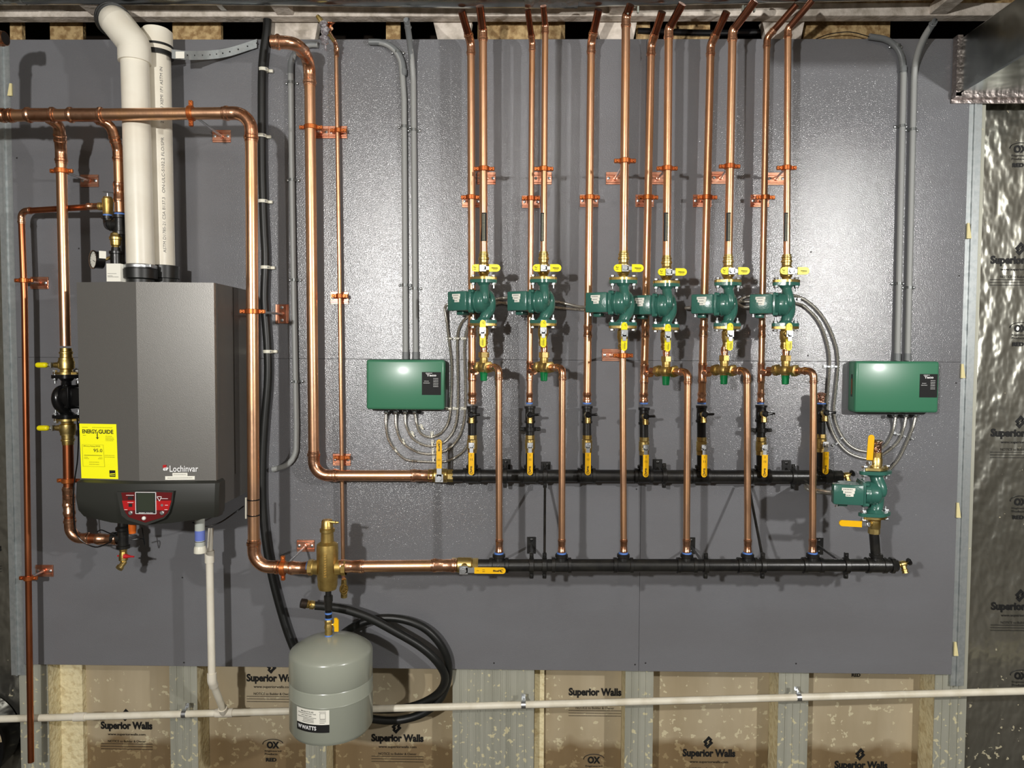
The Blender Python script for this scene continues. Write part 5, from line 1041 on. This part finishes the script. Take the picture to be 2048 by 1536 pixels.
t = T('nipple', 'black nipple between the lower right pump and the lower manifold', 'nipple', c7-Z3*.15); part(MB().tube([c7-Z3*.140, W(1752, 1118, DROPD)], .0165, 18), 'tube', BK, t)
# ------------------------------------------------------------------ pipe clamps
for i, (px, py, plx, ply, r) in enumerate([(942, 395, 942.5, 403, .0143), (1062, 397, 1062, 404, .0111), (1179.5, 395, 1178, 402, .0143), (1296, 395, 1289, 402, .0143), (1414, 395, 1404, 402, .0143), (1530.5, 395, 1519, 402, .0118)]):
    hanger(px, py, DR, r, plx, ply, 'copper clad clamp on the %s return riser' % ORD[i])
for i, (px, py, plx, ply, r, d) in enumerate([(968, 338, 973, 357, .0143, .175), (1087.5, 338, 1085, 357, 0.0111, .175), (1250, 322, 1230, 357, .0143, .275), (1334, 337, 1315, 357, .0143, .175), (1459, 333, 1441, 356, .0143, .175), (1573, 336, 1551, 358, .0118, .175)]):
    hanger(px, py, d, r, plx, ply, 'clamp with a rod on the supply riser of the %s pump' % ORD[i], horiz=False)
hanger(1246, 711, DROPD, .0112, 1222, 710, 'clamp with a copper plate just below the third pump')
hanger(382, 227, HD, BIG, 444, 273, 'upright clamp on the thick copper header right of the flue pipes', horiz=True)
hanger(505, 623, HD, BIG, 565, 628, 'clamp on the header drop with its plate behind the grey conduit', turn=True)
hanger(566, 1136, HD, BIG, 612, 1091, 'upright clamp left of the air separator', horiz=True)
hanger(622, 255, DR, BIG, 640, 265, 'clamp near the top of the thick copper main')
hanger(123, 342, .18, .0178, 180, 362, 'clamp on the copper branch left of the flue pipes')
hanger(137, 961, .18, .0178, 150, 960, 'clamp on the copper pipe below the black pump', rodless=True)
hanger(48, 561, .095, .0111, 80, 566, 'upper clamp on the thin discharge pipe at the left edge')
hanger(57, 1156, .095, .0111, 90, 1141, 'lower clamp on the thin discharge pipe at the left edge')
for y, x, l in ((261, 676.5, 'upper'), (592, 679.5, 'middle'), (915, 684, 'lower')): hanger(x, y, .03, .0079, x, y+4, '%s clamp on the thin copper feed pipe' % l)
hanger(1010, 951, DR, .0235, 1012, 935, 'black clamp on the upper manifold right of the first valve', 'black manifold clamps', True, True)
hanger(1090, 951, DR, .0235, 1092, 940, 'black clamp on the upper manifold right of the second valve', 'black manifold clamps', True, True)
hanger(1328, 951, DR, .0235, 1315, 935, 'black clamp on the upper manifold right of the fourth valve', 'black manifold clamps', True, True)
hanger(1586, 953, DR, .0235, 1572, 937, 'black clamp on the upper manifold right of the sixth valve', 'black manifold clamps', True, True)
hanger(1063, 1131, DROPD, .0225, 1063, 1090, 'black clamp with a tall plate on the lower manifold right of the first drop pipe', 'black manifold clamps', True, True)
hanger(1089, 1131, DROPD, .0225, 1080, 1100, 'black clamp on the lower manifold where the first tie rod lands', 'black manifold clamps', True, True, rodless=True)
hanger(1411, 1131, DROPD, .0225, 1381, 1091, 'black clamp on the lower manifold right of the fourth drop pipe', 'black manifold clamps', True, True)
hanger(1525, 1131, DROPD, .0225, 1381, 1091, 'black clamp on the lower manifold where the second tie rod lands', 'black manifold clamps', True, True, rodless=True)
hanger(1692, 1131, DROPD, .0225, 1637, 1092, 'black clamp on the lower manifold right of the sixth drop pipe', 'black manifold clamps', True, True)
hanger(1060, 858, DR, .0165, 1060, 860, 'black clamp on the second nipple above the upper manifold', 'black manifold clamps', False, True, rodless=True)
hanger(1522, 860, DR, .0165, 1522, 860, 'black clamp on the sixth nipple above the upper manifold', 'black manifold clamps', False, True, rodless=True)
for a, b, l in ((W(1090, 968, DR), W(1089, 1108, DROPD), 'upright black tie rod between the two manifolds, left'), (W(1497, 970, DR), W(1524, 1110, DROPD), 'slanting black tie rod between the two manifolds, right')):
    solo(MB().tube([a, b], .0048, 10), 'tie_rod', BK, l, 'rod', 'black tie rods')
for px, py, d, l in ((1264, 22, .29, 'pale plastic pipe hook above the riser of the third pump'), (1497, 20, .20, 'pale plastic pipe hook above the riser of the fifth pump')):
    c = W(px, py, d); o_ = solo(MB().torus(c, (0, -1, .5), .019, .0035, 18, 8, PI, 2*PI).box(c+Vector((.020, 0, .004)), (.006, .012, .022), bev=.001, seg=1).box(c+Vector((-.020, 0, .004)), (.006, .012, .022), bev=.001, seg=1), 'pipe_hook', PALE, l, 'hook', 'pale pipe hooks')
solo(MB().tube(smooth([W(1276, 62, -.06), W(1340, 64, -.05), W(1420, 66, -.05), W(1520, 64, -.06)], 5), .012, 10), 'cable', BKS, 'thick black cable lying in the gap above the board between the copper risers', 'cable')
# thin copper feed pipe
t = run('feed_pipe', 'thin copper feed pipe right of the thick copper main, slanting at the top', [W(657, 62, .11), W(672, 88, .03), W(679, 560, .03), W(686, 1125, .03)], .0078, R=.018, skip=(2,), coup=[(W(673.5, 104, .03), Z3)])
c = W(660, 58, .115); part(MB().lathe([(0, .009), (.012, .010), (.018, .016), (.020, .021), (.021, .021)], c, (0, -.35, 1), 20), 'escutcheon', CUD, t)
part(MB().tube([c, c+Vector((.006, -.02, -.012)), c+Vector((.014, -.03, -.010))], .006, 10), 'bleed_screw', CU2, t)
c = W(640, 42, .15); t = T('bagged_valve', 'small brass valve end wrapped in clear plastic under the ceiling beam', 'valve', c)
part(MB().tube([c+Vector((-.010, 0, .018)), c+Vector((.0, 0, .006)), c+Vector((.012, .0, -.012)), c+Vector((.018, .02, -.03)), c+Vector((.03, .07, -.04))], [.007, .0095, .009, .007, .006], 14), 'brass_end', BR, t)
mb = MB(); pts = [c+Vector((.012, -.004, -.006)), c+Vector((.018, -.004, -.03)), c+Vector((.016, -.002, -.055)), c+Vector((.019, -.002, -.085)), c+Vector((.021, 0, -.105))]; mb.tube(smooth(pts, 6), [.011+.006*math.sin(k*1.3)*math.sin(k*.12*PI)+.003 if k < 18 else .004 for k in range(25)], 7)
part(mb, 'plastic_wrap', mat('clear_film', (120, 112, 116), .12, .3, (180, 178, 182), 90, .8, 120), t, 'crumpled clear film', flat=True)
# ------------------------------------------------------------------ white drain line and condensate parts
dd_ = .046
def drl(x): return W(x, 1438-(x)*.0272, dd_)
dr_ = T('drain_pipe', 'long white drain pipe running across the bottom below the board', 'pipe', drl(-300))
part(MB().tube([drl(-300), drl(2400)], .0135, 20), 'tube', PVCD, dr_)
ax = (drl(2000)-drl(0)).normalized(); part(MB().lathe([(-.022, .0168), (.022, .0168)], drl(160), ax, 20), 'coupling', PVC, dr_)
c = drl(449); vp = [W(419, 1112, .16), W(424, 1362, .16), c+Vector((0, -.0, .0))]
mb = MB().lathe([(-.034, .0168), (.034, .0168)], c, ax, 20); dq = (vp[1]-c).normalized(); mb.lathe([(0, .0165), (.034, .0172)], c, dq, 20); part(mb, 'tee', PVC, dr_)
wl_ = T('condensate_pipe', 'white pipe dropping from under the boiler to the drain pipe', 'pipe', vp[0])
part(MB().tube([vp[0], vp[1]], .0135, 20), 'tube', PVC, wl_); part(MB().tube([vp[1], c], .0133, 20), 'slanting_tube', PVCD, wl_)
mb = MB(); dn = (vp[1]-vp[0]).normalized(); dq2 = (c-vp[1]).normalized(); mb.tube(bendpath([vp[1]-dn*.030, vp[1], vp[1]+dq2*.030], .03), .0170, 20); part(mb, 'elbow', PVC, wl_)
part(MB().lathe([(-.024, .0170), (.020, .0172)], vp[0], Z3, 20), 'socket', PVC, wl_)
part(MB().tube([vp[0], vp[0]+Vector((-.002, .02, .10))], .010, 14), 'upper_tube', PVC, wl_)
c = W(400, 1075, .27); t = T('condensate_trap', 'clear trap bottle with blue float and white cap under the boiler', 'trap', c)
part(MB().lathe([(-.040, .017), (.075, .017)], c, Z3, 20), 'bottle', mat('cloudy_plastic', (188, 192, 184), .25), t)
part(MB().lathe([(0, .0174), (.036, .0174)], c-Z3*.010, Z3, 20), 'blue_part', mat('pale_blue_plastic', (110, 128, 205), .35), t)
part(MB().lathe([(-.056, .019), (-.054, .0215), (-.036, .0205), (-.030, .018)], c, Z3, 20), 'cap', WHT, t)
part(MB().lathe([(-.014, .0178), (-.0125, .0178)], c, Z3, 20), 'seal_ring', INK, t)
for x, l in ((369, 'left steel strap holding the white drain pipe'), (1047, 'middle steel strap holding the white drain pipe'), (1597, 'right steel strap holding the white drain pipe')):
    c = drl(x); t = T('pipe_strap', l, 'strap', c, 'steel straps on the white drain pipe')
    part(MB().lathe([(-.0085, .0140), (-.0085, .0153), (.0085, .0153), (.0085, .0140)], c, ax, 22).box(c+Vector((0, .014, .017)), (.014, .028, .002)).box(c+Vector((0, .025, .024)), (.016, .002, .014)), 'band', ZN, t)
    part(MB().sphere(c+Vector((0, .022, .026)), .0035, 8), 'screw', ZN, t)
# boiler cables
for pts, r, l in [([W(154, 835, .28), W(157, 870, .24), W(155, 920, .22), W(150, 955, .20), W(147, 985, .205), W(148, 1040, .205), W(157, 1075, .20), W(190, 1094, .20), W(222, 1084, .21)], .0024, 'black cable looping from the pump to the tee under the boiler'),
                  ([W(195, 1063, .20), W(203, 1060, .20), W(218, 1066, .21), W(232, 1070, .21)], .0022, 'loose black cable tail by the copper elbow under the boiler'),
                  ([W(262, 1080, .18), W(285, 1078, .15), W(290, 1092, .12), W(284, 1055, .12)], .0022, 'short black cable right of the tee under the boiler'),
                  ([W(385, 1045, .25), W(410, 1053, .22), W(440, 1045, .18), W(470, 1025, .12), W(488, 1012, .10)], .0026, 'black cable crossing under the right corner of the boiler')]:
    solo(MB().tube(smooth(pts, 6), r, 8), 'cable', BKS, l, 'cable')
for y in (999, 1030): solo(MB().lathe([(-.002, BIG*1.02), (-.002, BIG*1.08), (.002, BIG*1.08), (.002, BIG*1.02)], W(507, y, HD), Z3, 24), 'cable_tie', BKS, ('upper' if y < 1010 else 'lower')+' black cable tie on the header drop right of the boiler', 'cable tie', 'cable ties on the header drop')
solo(MB().tube([W(492, 995, .27), W(492, 1037, .27)], .0035, 8), 'sensor', WHT, 'thin white sensor strapped to the header drop', 'sensor')
# black tub at the lower left edge
c = W(-62, 1478, -.05); c.y = .03; t = T('black_tub', 'black round tub with a cream paper label, cut by the lower left edge', 'tub', c)
part(MB().lathe([(-.085, .10), (-.085, .165), (.03, .180), (.034, .188), (.046, .188), (.046, .176), (.0, .172), (.0, .0)], c, (0, -1, 0), 48), 'tub', BKS, t)
mb = MB(); vs = []
for k in range(13):
    a_ = math.radians(8+k*6); 
    for r_ in (.148, .186): vs.append((c.x+r_*math.cos(a_), c.y-.0475, c.z+r_*math.sin(a_)))
mb.add(vs, [(2*k, 2*k+1, 2*k+3, 2*k+2) for k in range(12)]); part(mb, 'paper_label', mat('cream_paper', (176, 160, 130), .7, 0, (120, 104, 80), 60), t, flat=True)
for pr_ in (mixer, drain, bval, pump, iu, il): assert pr_['label']
